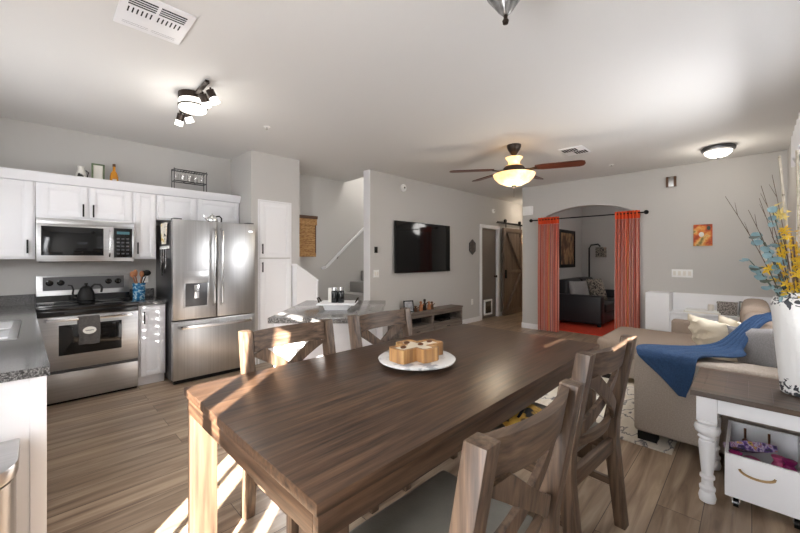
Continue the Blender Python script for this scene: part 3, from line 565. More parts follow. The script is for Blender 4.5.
bm = BM(); lathe(bm, [(0.014, 0.255), (0.014, 0.285), (0, 0.287)], (0.61, 5.05, 2.136)); obj('stopper', bm, M['darkw'], t)
bx('label_band', M['paper'], (0.592, 0.628, 5.009, 5.013, 2.20, 2.25), t, 0)
t = thing('glass_rack', 'grey wire rack of small glasses on the cabinet above the refrigerator', 'rack', (1.37, 5.1, 2.136))
bm = BM()
for z in (2.145, 2.335, 2.475):
    for y in (5.05, 5.16): tube(bm, [(1.19, y, z), (1.555, y, z)], 0.006, 6)
    for x in (1.19, 1.31, 1.43, 1.555): tube(bm, [(x, 5.05, z), (x, 5.16, z)], 0.004, 6)
for x in (1.19, 1.555):
    for y in (5.05, 5.16): tube(bm, [(x, y, 2.137), (x, y, 2.49)], 0.005, 6)
for x in [1.19+0.365*i/12 for i in range(13)]: tube(bm, [(x, 5.05, 2.44), (x+0.015, 5.05, 2.475)], 0.003, 5)
obj('frame', bm, M['steel_dark'], t)
for r, z in enumerate((2.151, 2.341)):
    for i in range(5):
        bm = BM(); lathe(bm, [(0.022, 0), (0.025, 0.004), (0.030, 0.09), (0.028, 0.09), (0.023, 0.008), (0, 0.008)], (1.225+0.073*i, 5.105, z), 14); o = obj('drinking_glass', bm, M['glass'], loc=(1.225+0.073*i, 5.105, z))
        tag(o, 'small clear glass, %s in the %s row of the wire rack' % (('first from the left', 'second from the left', 'in the middle', 'second from the right', 'last at the right')[i], ('lower', 'upper')[r]), 'glass', 'glasses in the wire rack')
# wall outlet over counter
def plate(name, label, cat, face, c, w_, h_, m='plasticw', th=0.008, extra=None, group=None):
    """small wall plate; face 'x' on an X=const wall facing -X, 'y' on a Y=const wall facing -Y"""
    t = thing(name, label, cat, c, group=group)
    X, Y, Z = c
    if face == 'y': bx('plate', M[m], (X-w_/2, X+w_/2, Y-th, Y-0.0005, Z-h_/2, Z+h_/2), t)
    else: bx('plate', M[m], (X-th, X-0.0005, Y-w_/2, Y+w_/2, Z-h_/2, Z+h_/2), t)
    for q in (extra or []):
        a, b, ww, hh, mm, nm = q
        if face == 'y': bx(nm, M[mm], (X+a-ww/2, X+a+ww/2, Y-th-0.005, Y-th, Z+b-hh/2, Z+b+hh/2), t, 0.001)
        else: bx(nm, M[mm], (X-th-0.005, X-th, Y+a-ww/2, Y+a+ww/2, Z+b-hh/2, Z+b+hh/2), t, 0.001)
    return t
plate('wall_outlet', 'white outlet on the kitchen wall beside the utensil crock', 'outlet', 'y', (0.93, 5.268, 1.14), 0.07, 0.115, extra=[(0, 0.025, 0.03, 0.03, 'paper', 'socket'), (0, -0.025, 0.03, 0.03, 'paper', 'socket')])
# pantry door pair
PY = 4.59
t = thing('pantry_cupboard', 'tall white built-in pantry with two stacked doors', 'cupboard', (2.26, PY, 0))
bx('casing', M['white'], [(2.028, 2.045, PY-0.01, PY-0.001, 0, 2.147), (2.485, 2.502, PY-0.01, PY-0.001, 0, 2.147), (2.045, 2.485, PY-0.01, PY-0.001, 2.13, 2.147)], t)
panel_door('door', t, 2.05, 2.48, 1.385, 2.125, PY-0.001, 2.075, M['white'], 1.50); panel_door('door', t, 2.05, 2.48, 0.08, 1.37, PY-0.001, 2.075, M['white'], 1.26)
# woven shade on the stair wall
t = thing('bamboo_shade', 'woven tan bamboo shade on the stairwell wall', 'shade', (3.15, 5.29, 1.42))
bm = BM(); sheet(bm, lambda u, v: Vector((2.92+0.39*u, 5.262+0.004*math.sin(v*120), 1.45+0.6*v)), 4, 90, 0.004); obj('weave', bm, M['bamboo'], t)
bx('head_rail', M['darkw'], (2.90, 3.345, 5.235, 5.298, 2.035, 2.085), t); bx('valance', M['bamboo'], (2.91, 3.335, 5.245, 5.256, 1.93, 2.035), t); bx('bottom_fold', M['bamboo'], (2.915, 3.32, 5.25, 5.285, 1.40, 1.46), t); bx('side_lath', M['darkw'], (3.305, 3.325, 5.255, 5.298, 1.43, 2.03), t)

# ================================================================= ISLAND (turned 45 degrees)
RZ = math.radians(-45.5)
def camloc(R, F): return (R*0.7009+F*0.7133, -R*0.7133+F*0.7009)
cx, cy = camloc(-0.60, 3.39)
t = thing('kitchen_island', 'white island with grey granite top standing behind the dining table', 'island', (cx, cy, 0), RZ)
hw, hd = 0.44, 0.58
bx('top', M['granite_light'], (-hw, hw, -hd, hd, 0.865, 0.91), t, 0.005, local=True)
bx('body', M['cab'], (-hw+0.04, hw-0.03, -hd+0.05, hd-0.06, 0.10, 0.863), t, 0.002, local=True)
bx('toe_kick', M['cab'], (-hw+0.08, hw-0.07, -hd+0.09, hd-0.1, 0, 0.099), t, 0.001, local=True)
bx('end_panel', M['cab'], [(-hw+0.04, -hw+0.10, -hd+0.032, -hd+0.05, 0.0, 0.863), (hw-0.09, hw-0.03, -hd+0.032, -hd+0.05, 0.0, 0.863), (-hw+0.10, hw-0.09, -hd+0.032, -hd+0.05, 0.78, 0.863), (-hw+0.10, hw-0.09, -hd+0.032, -hd+0.05, 0.0, 0.1)], t, 0.002, local=True)
def isl(R, F): x, y = camloc(R, F); return x, y
x, y = isl(-0.575, 3.32)
t = thing('serving_tray', 'white wooden pedestal tray with two handles on the island', 'tray', (x, y, 0.911), RZ)
bm = BM(); prism(bm, [(-0.10, 0), (0.10, 0), (0.12, 0.045), (-0.12, 0.045)], 'y', -0.11, 0.11); obj('base', bm, M['white'], t, local=True, bev=0.004)
bx('board', M['white'], (-0.17, 0.17, -0.15, 0.15, 0.046, 0.06), t, 0.004, local=True)
for s in (-1, 1):
    bm = BM(); tube(bm, [(s*0.165, -0.05, 0.06), (s*0.185, -0.03, 0.10), (s*0.185, 0.03, 0.10), (s*0.165, 0.05, 0.06)], 0.006); obj('handle', bm, M['bronze'], t, local=True)
for k, (r_, f_, lab) in enumerate(((-0.60, 3.28, 'left dark glass shaker jar on the island tray'), (-0.54, 3.28, 'right dark glass shaker jar on the island tray'))):
    x, y = isl(r_, f_); j = thing('shaker_jar', lab, 'jar', (x, y, 0.972), group='jars on the island tray')
    bm = BM(); lathe(bm, [(0.027, 0), (0.029, 0.004), (0.029, 0.10), (0.024, 0.11)], (0, 0, 0), 16); obj('jar', bm, M['darkglass'], j, local=True)
    bm = BM(); lathe(bm, [(0.026, 0.111), (0.026, 0.14), (0.0, 0.145)], (0, 0, 0), 16); obj('lid', bm, M['chrome'], j, local=True)
x, y = isl(-0.66, 3.30); o = bm = BM(); sheet(bm, lambda u, v: Vector((x+0.10*u*0.70, y-0.10*u*0.71, 0.974+0.13*v)), 2, 2, 0.008); o = obj('recipe_card', bm, M['paper'], loc=(x, y, 0.974)); tag(o, 'white card standing beside the shaker jars on the tray', 'card')

# ================================================================= DINING TABLE
TX0, TX1, TY0, TY1, TZ = 0.480, 2.75, 0.757, 1.880, 0.78
t = thing('dining_table', 'long dark brown wooden dining table with chunky legs', 'table', ((TX0+TX1)/2, (TY0+TY1)/2, 0))
bm = BM(); box(bm, TX0, TX1, TY0, TY1, TZ-0.036, TZ, bev=0.004); obj('table_top', bm, M['twx'], t)
LG = 0.098
for q in ((TX0+0.012, TX1-0.012, TY0+0.012, TY0+0.037, TZ-0.115, TZ-0.037), (TX0+0.012, TX1-0.012, TY1-0.037, TY1-0.012, TZ-0.115, TZ-0.037)): bx('apron', M['twx'], q, t)
for q in ((TX0+0.012, TX0+0.037, TY0+0.038, TY1-0.038, TZ-0.115, TZ-0.037), (TX1-0.037, TX1-0.012, TY0+0.038, TY1-0.038, TZ-0.115, TZ-0.037)): bx('end_apron', M['twy'], q, t)
for x in (TX0+0.014, TX1-0.014-LG):
    for y in (TY0+0.014, TY1-0.014-LG):
        bm = BM(); prism(bm, [(x, y), (x+LG, y), (x+LG, y+LG), (x, y+LG)], 'z', 0.0, TZ-0.038); obj('leg', bm, M['legw'], t, bev=0.006)
# chairs
def make_chair(label):
    t = thing('dining_chair', label, 'chair', (0, 0, 0), 0, 'x-back dining chairs around the table')
    hw = 0.2875; pw = 0.058
    for s in (-1, 1):
        bm = BM()
        prism(bm, [(-0.30, 0), (-0.25, 0), (-0.195, 0.44), (-0.20, 0.55), (-0.278, 0.985), (-0.338, 0.985), (-0.262, 0.55), (-0.258, 0.44)], 'x', s*hw, s*(hw-pw)); obj('back_post', bm, M['cwz'], t, local=True, bev=0.004)
        bm = BM(); prism(bm, [(0.15, 0), (0.195, 0), (0.20, 0.44), (0.148, 0.44)], 'x', s*(hw-0.025), s*(hw-0.075)); obj('leg', bm, M['cwz'], t, local=True, bev=0.004)
        bx('side_rail', M['cwy'], (min(s*(hw-0.035), s*(hw-0.057)), max(s*(hw-0.035), s*(hw-0.057)), -0.20, 0.149, 0.375, 0.445), t, 0.002, local=True)
        bx('stretcher', M['cwy'], (min(s*(hw-0.038), s*(hw-0.06)), max(s*(hw-0.038), s*(hw-0.06)), -0.225, 0.152, 0.20, 0.235), t, 0.002, local=True)
    bx('front_rail', M['cwx'], (-(hw-0.076), hw-0.076, 0.165, 0.188, 0.375, 0.445), t, 0.002, local=True)
    bx('rear_rail', M['cwx'], (-(hw-0.06), hw-0.06, -0.245, -0.215, 0.375, 0.445), t, 0.002, local=True)
    bx('cross_stretcher', M['cwx'], (-(hw-0.061), hw-0.061, -0.045, -0.02, 0.205, 0.232), t, 0.002, local=True)
    def back(x, z, dy=0): # curved plane of the backrest
        lean = -0.228-0.08*(z-0.55)/0.435
        return lean-0.045*(1-(x/0.24)**2)+dy
    bm = BM(); sheet(bm, lambda u, v: Vector((-0.232+0.464*u, back(-0.232+0.464*u, 0.865+0.11*v), 0.865+0.11*v)), 18, 2, 0.026); obj('top_rail', bm, M['cwx'], t, local=True)
    bm = BM(); sheet(bm, lambda u, v: Vector((-0.232+0.464*u, back(-0.232+0.464*u, 0.545+0.05*v), 0.545+0.05*v)), 18, 2, 0.022); obj('lower_rail', bm, M['cwx'], t, local=True)
    for s in (-1, 1):
        def sl(u, v, s=s):
            zc = 0.595+0.27*u; xc = s*(-0.20+0.40*u); ww = 0.052+0.02*abs(2*u-1)**2
            x = xc+(v-0.5)*ww*1.25; return Vector((x, back(x, zc, 0.011*s), zc-(v-0.5)*0.02*s))
        bm = BM(); sheet(bm, sl, 14, 3, 0.018); obj('cross_slat', bm, M['cwz'], t, local=True)
    bm = BM()
    def ct(u, v, zt):
        x = -0.245+0.49*u; y = -0.215+0.43*v
        return x, y
    box(bm, -0.262, 0.262, -0.19, 0.215, 0.446, 0.495); 
    bmesh.ops.bevel(bm, geom=list(bm.edges), offset=0.022, segments=4, profile=0.6, affect='EDGES'); obj('seat', bm, M['seat'], t, local=True, ang=60)
    return t
ch = make_chair('foreground x-back dining chair with dark grey seat, closest to the camera')
spots = [(0.942, 0.720, math.radians(-1), None),
         (1.885, 0.775, math.radians(-5), 'second near-side x-back dining chair, beyond the foreground one and nearest the sofa'),
         (1.055, 1.65, PI, 'sunlit x-back dining chair on the far side of the table, nearest the refrigerator'),
         (1.79, 1.65, PI, 'shaded x-back dining chair on the far side, behind the cake stand')]
for i, (x, y, a, lab) in enumerate(spots):
    o = ch if i == 0 else copy_tree(ch)
    o.location = (x, y, 0); o.rotation_euler = (0, 0, a)
    if lab: o['label'] = lab
# bag and ball on the second chair
t = thing('toy_pouch', 'yellow and black toy pouch lying on the seat of the second near chair', 'pouch', (1.80, 0.86, 0.496))
bm = BM(); ball(bm, (1.80, 0.86, 0.545), 0.12, 1.3, 0.8, 0.40); obj('body', bm, mat('yellow_black_cloth', (206, 158, 62), 0.7, scale=(12, 12, 12), ramp=[(0.42, (30, 26, 24)), (0.48, (206, 158, 62)), (0.7, (222, 178, 84))]), t)
bm = BM(); tube(bm, [(1.70, 0.84, 0.575), (1.76, 0.83, 0.62), (1.84, 0.85, 0.62), (1.90, 0.88, 0.575)], 0.007); obj('strap', bm, M['blackm'], t)
bm = BM(); ball(bm, (1.88, 0.905, 0.615), 0.04); o = obj('toy_ball', bm, M['pink'], loc=(1.88, 0.905, 0.55)); tag(o, 'small pink toy ball on top of the yellow pouch', 'ball')

# cake stand and dough bowl candle
px_, py_ = 1.515, 1.355
t = thing('cake_stand', 'low round white marble cake stand in the middle of the dining table', 'cake stand', (px_, py_, TZ))
bm = BM(); lathe(bm, [(0.075, 0), (0.08, 0.004), (0.06, 0.014), (0.06, 0.02)], (px_, py_, TZ), 40); obj('foot', bm, M['marble'], t)
bm = BM(); lathe(bm, [(0.06, 0.0205), (0.19, 0.022), (0.215, 0.028), (0.218, 0.036), (0.212, 0.040), (0.15, 0.037), (0, 0.037)], (px_, py_, TZ), 56); obj('plate', bm, M['marble'], t)
# cross-shaped wooden bowl with wax
zb = TZ+0.0385; ang0 = math.radians(-5)
def crossshape(a, b, ch_, rot=ang0):
    # a: arm half-length along, b: arm half-width
    P_ = [(a[0], -b), (a[0], b), (b+ch_, b), (b, b+ch_)]
    out = []
    arms = [(a[0], 0), (a[1], PI/2), (a[0], PI), (a[1], 3*PI/2)]
    for L_, th in arms:
        for (x, y) in ((L_-0.012, -b), (L_, -b+0.02), (L_, b-0.02), (L_-0.012, b), (b+ch_*0.6, b), (b*0.95, b*0.95+0.0)):
            c, s = math.cos(th+rot), math.sin(th+rot); out.append((px_+x*c-y*s, py_+x*s+y*c))
    return out
t = thing('dough_bowl_candle', 'cross-shaped wooden dough bowl candle filled with cream wax on the cake stand', 'candle', (px_, py_, zb))
bm = BM(); po = crossshape((0.165, 0.125), 0.060, 0.03); pi_ = crossshape((0.14, 0.10), 0.038, 0.03)
N_ = len(po)
A = [bm.verts.new((p[0], p[1], zb)) for p in po]; B = [bm.verts.new((p[0], p[1], zb+0.072)) for p in po]; D = [bm.verts.new((p[0], p[1], zb+0.070)) for p in pi_]; E_ = [bm.verts.new((p[0], p[1], zb+0.055)) for p in pi_]
bm.faces.new(A[::-1]); bm.faces.new(E_)
for R1, R2 in ((A, B), (B, D), (D, E_)):
    for i in range(N_): bm.faces.new((R1[i], R1[(i+1) % N_], R2[(i+1) % N_], R2[i]))
obj('bowl', bm, M['honeyw'], t, ang=20)
bm = BM(); prism(bm, crossshape((0.139, 0.099), 0.037, 0.03), 'z', zb+0.0555, zb+0.067); obj('wax', bm, M['wax'], t)
for k, (dx, dy) in enumerate(((0.02, -0.01), (-0.10, 0.01), (0.11, 0.0), (-0.01, 0.07))):
    bm = BM(); ball(bm, (px_+dx, py_+dy, zb+0.072), 0.016, 1.2, 1, 0.5, 8, 6); obj('dried_petal', bm, M['brass'], t)

# ================================================================= END TABLE, BIN, VASE
EX0, EX1, EY0, EY1, EZ = 2.60, 3.185, -0.315, 0.25, 0.635
t = thing('end_table', 'square end table with dark plank top and white turned legs', 'table', (2.9, -0.03, 0))
bm = BM()
for i in range(5): w_ = (EY1-EY0-0.10)/5; box(bm, EX0+0.05, EX1-0.05, EY0+0.05+w_*i, EY0+0.05+w_*(i+1)-0.0006, EZ-0.028, EZ-0.0004)
for q in ((EX0, EX0+0.05, EY0, EY1), (EX1-0.05, EX1, EY0, EY1), (EX0+0.05, EX1-0.05, EY0, EY0+0.05), (EX0+0.05, EX1-0.05, EY1-0.05, EY1)): box(bm, *q, EZ-0.028, EZ)
obj('table_top', bm, M['endtop'], t)
bx('apron', M['white'], [(EX0+0.04, EX0+0.06, EY0+0.1, EY1-0.1, EZ-0.115, EZ-0.03), (EX1-0.06, EX1-0.04, EY0+0.1, EY1-0.1, EZ-0.115, EZ-0.03), (EX0+0.1, EX1-0.1, EY1-0.06, EY1-0.04, EZ-0.115, EZ-0.03), (EX0+0.1, EX1-0.1, EY0+0.04, EY0+0.06, EZ-0.115, EZ-0.03)], t)
prof = [(0.026, 0), (0.036, 0.006), (0.040, 0.03), (0.034, 0.055), (0.026, 0.062), (0.036, 0.07), (0.037, 0.085), (0.027, 0.095), (0.026, 0.13), (0.034, 0.137), (0.034, 0.150), (0.026, 0.158), (0.030, 0.20), (0.036, 0.27), (0.040, 0.325), (0.038, 0.345), (0.030, 0.352), (0.034, 0.362), (0.044, 0.366), (0.036, 0.378), (0.040, 0.385), (0.055, 0.398), (0.060, 0.415), (0.056, 0.430), (0.040, 0.438), (0.044, 0.448), (0.050, 0.455), (0.046, 0.466), (0.03, 0.470)]
for x in (EX0+0.07, EX1-0.07):
    for y in (EY0+0.07, EY1-0.07):
        bm = BM(); lathe(bm, prof, (x, y, 0)); box(bm, x-0.045, x+0.045, y-0.045, y+0.045, 0.47, EZ-0.029, bev=0.002); obj('leg', bm, M['white'], t)
# rolling bin
t = thing('rolling_bin', 'white wooden toy bin on black casters under the end table', 'bin', (2.9, -0.04, 0))
BX0, BX1, BY0, BY1 = 2.685, 3.14, -0.205, 0.108
bx('front_board', M['white'], (BX0, BX0+0.014, BY0, BY1, 0.066, 0.30), t)
bx('back_board', M['white'], (BX1-0.014, BX1, BY0, BY1, 0.066, 0.335), t)
for y in (BY0, BY1-0.014):
    bm = BM(); prism(bm, [(BX0+0.014, 0.066), (BX1-0.014, 0.066), (BX1-0.014, 0.33), (BX0+0.014, 0.30)], 'y', y, y+0.014); obj('side_board', bm, M['white'], t)
bx('bottom', M['white'], (BX0+0.014, BX1-0.014, BY0+0.014, BY1-0.014, 0.066, 0.08), t)
bm = BM(); tube(bm, [(BX0-0.003, 0.02-0.075*0.9*math.cos(a)-0.04+0.0, 0.232-0.03*math.sin(a)) for a in [PI*i/12 for i in range(13)]], 0.0065)
obj('rope_handle', bm, M['tan'], t)
for x in (BX0+0.04, BX1-0.04):
    for y in (BY0+0.04, BY1-0.045):
        bm = BM(); tube(bm, [(x, y-0.011, 0.024), (x, y+0.011, 0.024)], 0.024, 18); cst = obj('caster', bm, M['black'], t)
        bx('fork', M['chrome'], [(x-0.012, x+0.012, y-0.017, y-0.013, 0.02, 0.062), (x-0.012, x+0.012, y+0.013, y+0.017, 0.02, 0.062), (x-0.018, x+0.018, y-0.018, y+0.018, 0.060, 0.0655)], cst, 0)
for y in (0.03, -0.075):
    bm = BM(); tube(bm, [(BX1-0.016, y, 0.31), (BX1-0.02, y, 0.25)], 0.006); ball(bm, (BX1-0.022, y, 0.235), 0.014, 0.6, 1, 1); obj('hook', bm, M['brass'], t)
bm = BM(); vs = box(bm, -0.10, 0.10, -0.016, 0.016, -0.07, 0.07); bmesh.ops.subdivide_edges(bm, edges=list(bm.edges), cuts=3, use_grid_fill=True)
mt = Matrix.Translation((2.86, 0.01, 0.30)) @ Matrix.Rotation(math.radians(-62), 4, 'Z') @ Matrix.Rotation(math.radians(62), 4, 'X') 
for v in bm.verts: v.co.x *= 0.92; v.co.y *= 1.6*(1-abs(v.co.x/0.1)**3*0.6); v.co = mt @ v.co
o = obj('zip_pouch', bm, M['floral'], loc=(2.82, 0.018, 0.16), ang=70); tag(o, 'purple floral zip pouch poking out of the white bin', 'pouch')
for k, (x, y, z, m, lab) in enumerate(((2.86, -0.105, 0.262, 'pink', 'pink toy nearest the pouch in the white bin'), (2.84, -0.145, 0.265, 'magenta', 'magenta toy at the right inside the white bin'), (2.76, 0.065, 0.262, 'magenta', 'dark pink toy at the left corner of the white bin'))):
    bm = BM(); lathe(bm, [(0.0, -0.03), (0.03, -0.025), (0.018, 0.0), (0.03, 0.025), (0.0, 0.03)], (x, y, z), 14); o = obj('toy', bm, M[m], loc=(x, y, z-0.03)); tag(o, lab, 'toy')
for k, (x, y, r) in enumerate(((2.78, 0.02, 0.045), (2.90, -0.09, 0.06), (2.98, 0.0, 0.06))):
    bm = BM(); ball(bm, (x, y, 0.081+r), r); o = obj('toy_ball', bm, M[('floral', 'magenta', 'pink')[k]], loc=(x, y, 0.081)); tag(o, ('patterned ball deep in the front of the white bin', 'magenta ball at the bottom right of the white bin', 'pink ball at the back of the white bin')[k], 'ball')
# vase with flowers
VX, VY = 2.93, -0.193
t = thing('flower_vase', 'tall white distressed ceramic vase on the end table', 'vase', (VX, VY, EZ))
bm = BM(); lathe(bm, [(0.070, 0), (0.080, 0.008), (0.086, 0.08), (0.099, 0.24), (0.110, 0.38), (0.118, 0.48), (0.117, 0.505), (0.106, 0.527), (0.088, 0.538), (0.086, 0.552), (0.092, 0.558), (0.083, 0.56), (0.078, 0.53), (0.10, 0.46), (0.078, 0.08), (0, 0.05)], (VX, VY, EZ), 48); obj('body', bm, M['vase'], t)
VZ = EZ+0.56
R3 = (0.7009, -0.7133, 0); F3 = (0.7133, 0.7009, 0)
def off(r, f, z): return Vector((VX+r*R3[0]+f*F3[0], VY+r*R3[1]+f*F3[1], VZ+z))
def clampy(p): p.y = max(p.y, WY+0.10); return p
def curve(r, f, z, bend=0.3, n=7):
    p0 = off(r*0.10, f*0.1, -0.22); out = []
    for i in range(n):
        s = i/(n-1); out.append(clampy(off(r*(0.12+0.88*s**(1+bend)), f*(0.12+0.88*s**(1+bend)), -0.22+(z+0.22)*s)))
    return out
def petalflower(bm, c, r, rnd):
    ax = Vector((rnd.uniform(-1, 0.2), rnd.uniform(-0.3, 1), rnd.uniform(-0.4, 0.7))).normalized(); q = ax.to_track_quat('Z', 'Y')
    for k in range(5):
        a = 2*PI*k/5+rnd.random()*0.3; pts = [(0, 0, 0), (r*0.5*math.cos(a-0.5), r*0.5*math.sin(a-0.5), r*0.2), (r*math.cos(a), r*math.sin(a), r*0.15), (r*0.5*math.cos(a+0.5), r*0.5*math.sin(a+0.5), r*0.2)]
        vv = [bm.verts.new(c+q @ Vector(p)) for p in pts]; f = bm.faces.new(vv); g = bmesh.ops.solidify(bm, geom=[f], thickness=0.0012)
def leaf(bm, c, r, d, rnd):
    q = Vector(d).normalized().to_track_quat('Z', 'Y'); n = 9
    vv = [bm.verts.new(c+q @ Vector((r*math.cos(2*PI*k/n), r*0.8*math.sin(2*PI*k/n), 0.15*r*math.cos(4*PI*k/n)))) for k in range(n)]
    f = bm.faces.new(vv); bmesh.ops.solidify(bm, geom=[f], thickness=0.0012)
rnd = random.Random(3)
ysp = [(-0.13, 0.0, 0.15, 'yellow'), (-0.08, -0.03, 0.30, 'yellow'), (-0.02, -0.04, 0.24, 'yellow'), (0.0, -0.02, 0.36, 'yellow'), (-0.13, -0.02, 0.34, 'yellow'), (-0.10, 0.0, 0.47, 'paley'), (0.03, -0.05, 0.28, 'yellow'), (-0.10, -0.05, 0.08, 'yellow')]
ylab = ['lowest left', 'middle', 'right of centre', 'upper right', 'upper left', 'pale topmost', 'far right', 'lowest front']
for k, (r, f, z, m) in enumerate(ysp):
    c = curve(r, f, z); t = thing('flower_spray', '%s spray of %s silk blossoms in the white vase' % (ylab[k], 'yellow' if m == 'yellow' else 'pale yellow'), 'flower', c[0], group='yellow flower sprays in the vase')
    bm = BM(); tube(bm, c, 0.003, 6); obj('stem', bm, M['twig'], t)
    bm = BM()
    for j in range(9):
        p = c[-1].lerp(c[3], rnd.random()**1.3)+Vector((rnd.uniform(-.04, .04), rnd.uniform(-.02, .04), rnd.uniform(-.03, .04))); petalflower(bm, clampy(p), rnd.uniform(0.024, 0.036), rnd)
    obj('blossoms', bm, M[m], t)
for k, (r, f, z, lab) in enumerate(((-0.27, 0.02, 0.18, 'lower left'), (-0.19, 0.05, 0.33, 'middle left'), (-0.16, 0.0, 0.45, 'uppermost'), (-0.23, -0.03, 0.27, 'front left'))):
    c = curve(r, f, z, 0.5); t = thing('eucalyptus_stem', '%s stem of dusty blue round leaves in the white vase' % lab, 'leaf stem', c[0], group='eucalyptus stems in the vase')
    bm = BM(); tube(bm, c, 0.0025, 6); obj('stem', bm, M['dgreen'], t)
    bm = BM()
    for j in range(12):
        s = 0.45+0.55*j/11; i = min(int(s*6), 5); p = c[i].lerp(c[i+1], s*6-i)+Vector((rnd.uniform(-.03, .03), rnd.uniform(-.01, .03), rnd.uniform(-.02, .02))); leaf(bm, clampy(p), rnd.uniform(0.016, 0.028), (rnd.uniform(-1, .3), rnd.uniform(-.5, .6), rnd.uniform(-.3, 1)), rnd)
    obj('leaves', bm, M['teal'], t)
c = curve(-0.19, 0.0, 0.06, 0.6); t = thing('greenery_stem', 'drooping dark green leaf stem low on the left of the vase', 'leaf stem', c[0]); bm = BM(); tube(bm, c, 0.003, 6); obj('stem', bm, M['dgreen'], t)
bm = BM()
for p, rr in ((c[-1], 0.03), (off(-0.24, 0, 0.13), 0.035), (off(-0.25, 0, 0.30), 0.03), (off(-0.14, 0, 0.03), 0.026)): leaf(bm, clampy(Vector(p)), rr, (-0.3, 0.2, 1), rnd)
obj('leaves', bm, M['dgreen'], t)
for k, (r, z, lab) in enumerate(((-0.13, 0.74, 'leftmost birch stick standing in the white vase'), (-0.035, 0.77, 'tallest birch stick, with dark knots, at the right in the vase'))):
    bm = BM(); tube(bm, [off(r*0.3, 0, -0.2), clampy(off(r*0.6, -0.01, 0.2)), clampy(off(r, -0.01, z))], 0.006, 10); o = obj('birch_stick', bm, M['birch'], loc=off(r*0.3, 0, -0.2)); tag(o, lab, 'branch', 'birch sticks in the vase')
tw_ = [(-0.37, 0.05, 0.53), (-0.27, 0.02, 0.45), (-0.22, 0.0, 0.58), (-0.16, 0, 0.64), (0.02, -0.04, 0.62), (0.05, -0.04, 0.5), (-0.18, 0.05, 0.52)]
tl = ['longest bare twig reaching far left from the vase', 'second bare twig reaching left from the vase', 'upright bare twig left of the birch sticks', 'thin bare twig just beside the left birch stick', 'bare twig right of the birch sticks', 'rightmost bare twig at the frame edge', 'bare twig behind the blue leaves']
for k, (r, f, z) in enumerate(tw_):
    c = curve(r, f, z, 0.35, 8); bm = BM(); tube(bm, c, [0.0032-0.0003*i for i in range(8)], 6)
    for j in (4, 5, 6): tube(bm, [c[j], c[j]+Vector((rnd.uniform(-.05, .02), rnd.uniform(0, .04), 0.07))], [0.0015, 0.0008], 5)
    o = obj('twig', bm, M['twig'], loc=c[0]); tag(o, tl[k], 'twig', 'bare twigs in the vase')
bm = BM()
for k in range(46):
    r = rnd.uniform(-0.05, 0.07); c = curve(r, rnd.uniform(-0.05, 0.03), rnd.uniform(0.08, 0.36), 0.1, 4); tube(bm, c, 0.0016, 4)
o = obj('dried_grass', bm, M['straw'], loc=off(0, 0, -0.2)); tag(o, 'thick bunch of dried brown stems filling the vase', 'dried grass'); o['kind'] = 'stuff'

# ================================================================= SOFA
SX0, SX1 = 3.20, 5.72
t = thing('sectional_sofa', 'taupe fabric sectional sofa with chaise at its far end', 'sofa', (4.4, 0.3, 0))
def cushion(bm, x0, x1, y0, y1, z0, z1, b=0.04, puff=0.0):
    vs = box(bm, x0, x1, y0, y1, z0, z1)
    es = list({e for v in vs for e in v.link_edges}); r = bmesh.ops.bevel(bm, geom=es, offset=b, segments=4, profile=0.55, affect='EDGES')
def cush(name, m, parent, q, b=0.04): bm = BM(); cushion(bm, *q, b=b); return obj(name, bm, m, parent, ang=60)
cush('arm', M['sofa'], t, (SX0, SX0+0.25, -0.30, 0.645, 0.07, 0.655), 0.03)
cush('arm', M['sofab'], t, (SX1-0.16, SX1, -0.30, 0.72, 0.07, 0.61), 0.03)
cush('base', M['sofa'], t, (SX0+0.25, SX1-0.16, -0.30, 0.60, 0.07, 0.30), 0.015)
cush('chaise_base', M['sofa'], t, (4.53, SX1-0.18, 0.602, 1.26, 0.07, 0.28), 0.02)
cush('backrest', M['sofab'], t, (SX0+0.25, SX1-0.16, -0.30, -0.12, 0.30, 0.78), 0.04)
cush('seat_cushion', M['sofa'], t, (SX0+0.255, 4.50, -0.12, 0.62, 0.30, 0.46))
cush('chaise_cushion', M['sofab'], t, (4.52, SX1-0.17, -0.12, 1.28, 0.28, 0.465), 0.05)
cush('back_cushion', M['sofab'], t, (3.62, 4.52, -0.13, 0.05, 0.45, 0.90), 0.07)
cush('back_cushion', M['sofab'], t, (4.54, 5.54, -0.13, 0.08, 0.45, 0.94), 0.08)
for x, y in ((SX0+0.06, 0.56), (SX0+0.06, -0.2), (SX1-0.1, -0.2), (4.62, 1.17), (5.44, 1.17)):
    bm = BM(); prism(bm, [(x-0.05, y-0.06), (x+0.05, y-0.06), (x+0.05, y+0.06), (x-0.05, y+0.06)], 'z', 0.004, 0.07); obj('foot', bm, M['blackm'], t)
def pillow(name, m, w_, h_, th, loc, rot, label, ruff=0.0, group=None, seed=0, piping=False):
    bm = BM(); n = 18; gs = []
    for s in (-1, 1):
        g = []
        for i in range(n+1):
            row = []
            for j in range(n+1):
                u = -1+2*i/n; v = -1+2*j/n
                e = (max(0, 1-abs(u)**2.6)*max(0, 1-abs(v)**2.6))**0.5
                px = u*w_/2*(1-0.07*(1-abs(v)**2)*abs(u)); pz = v*h_/2*(1-0.07*(1-abs(u)**2)*abs(v))
                py = s*th/2*e
                if ruff: py += s*ruff*e*noise.noise(Vector((u*1.8+seed, v*6+u*2, s)))
                row.append(bm.verts.new((px, py, pz)))
            g.append(row)
        gs.append(g)
        for i in range(n):
            for j in range(n): bm.faces.new((g[i][j], g[i+1][j], g[i+1][j+1], g[i][j+1]))
    bmesh.ops.remove_doubles(bm, verts=bm.verts, dist=1e-5)
    o = obj(name, bm, m, None, True, ang=80); o.location = loc; o.rotation_euler = rot; tag(o, label, 'pillow', group)
    return o
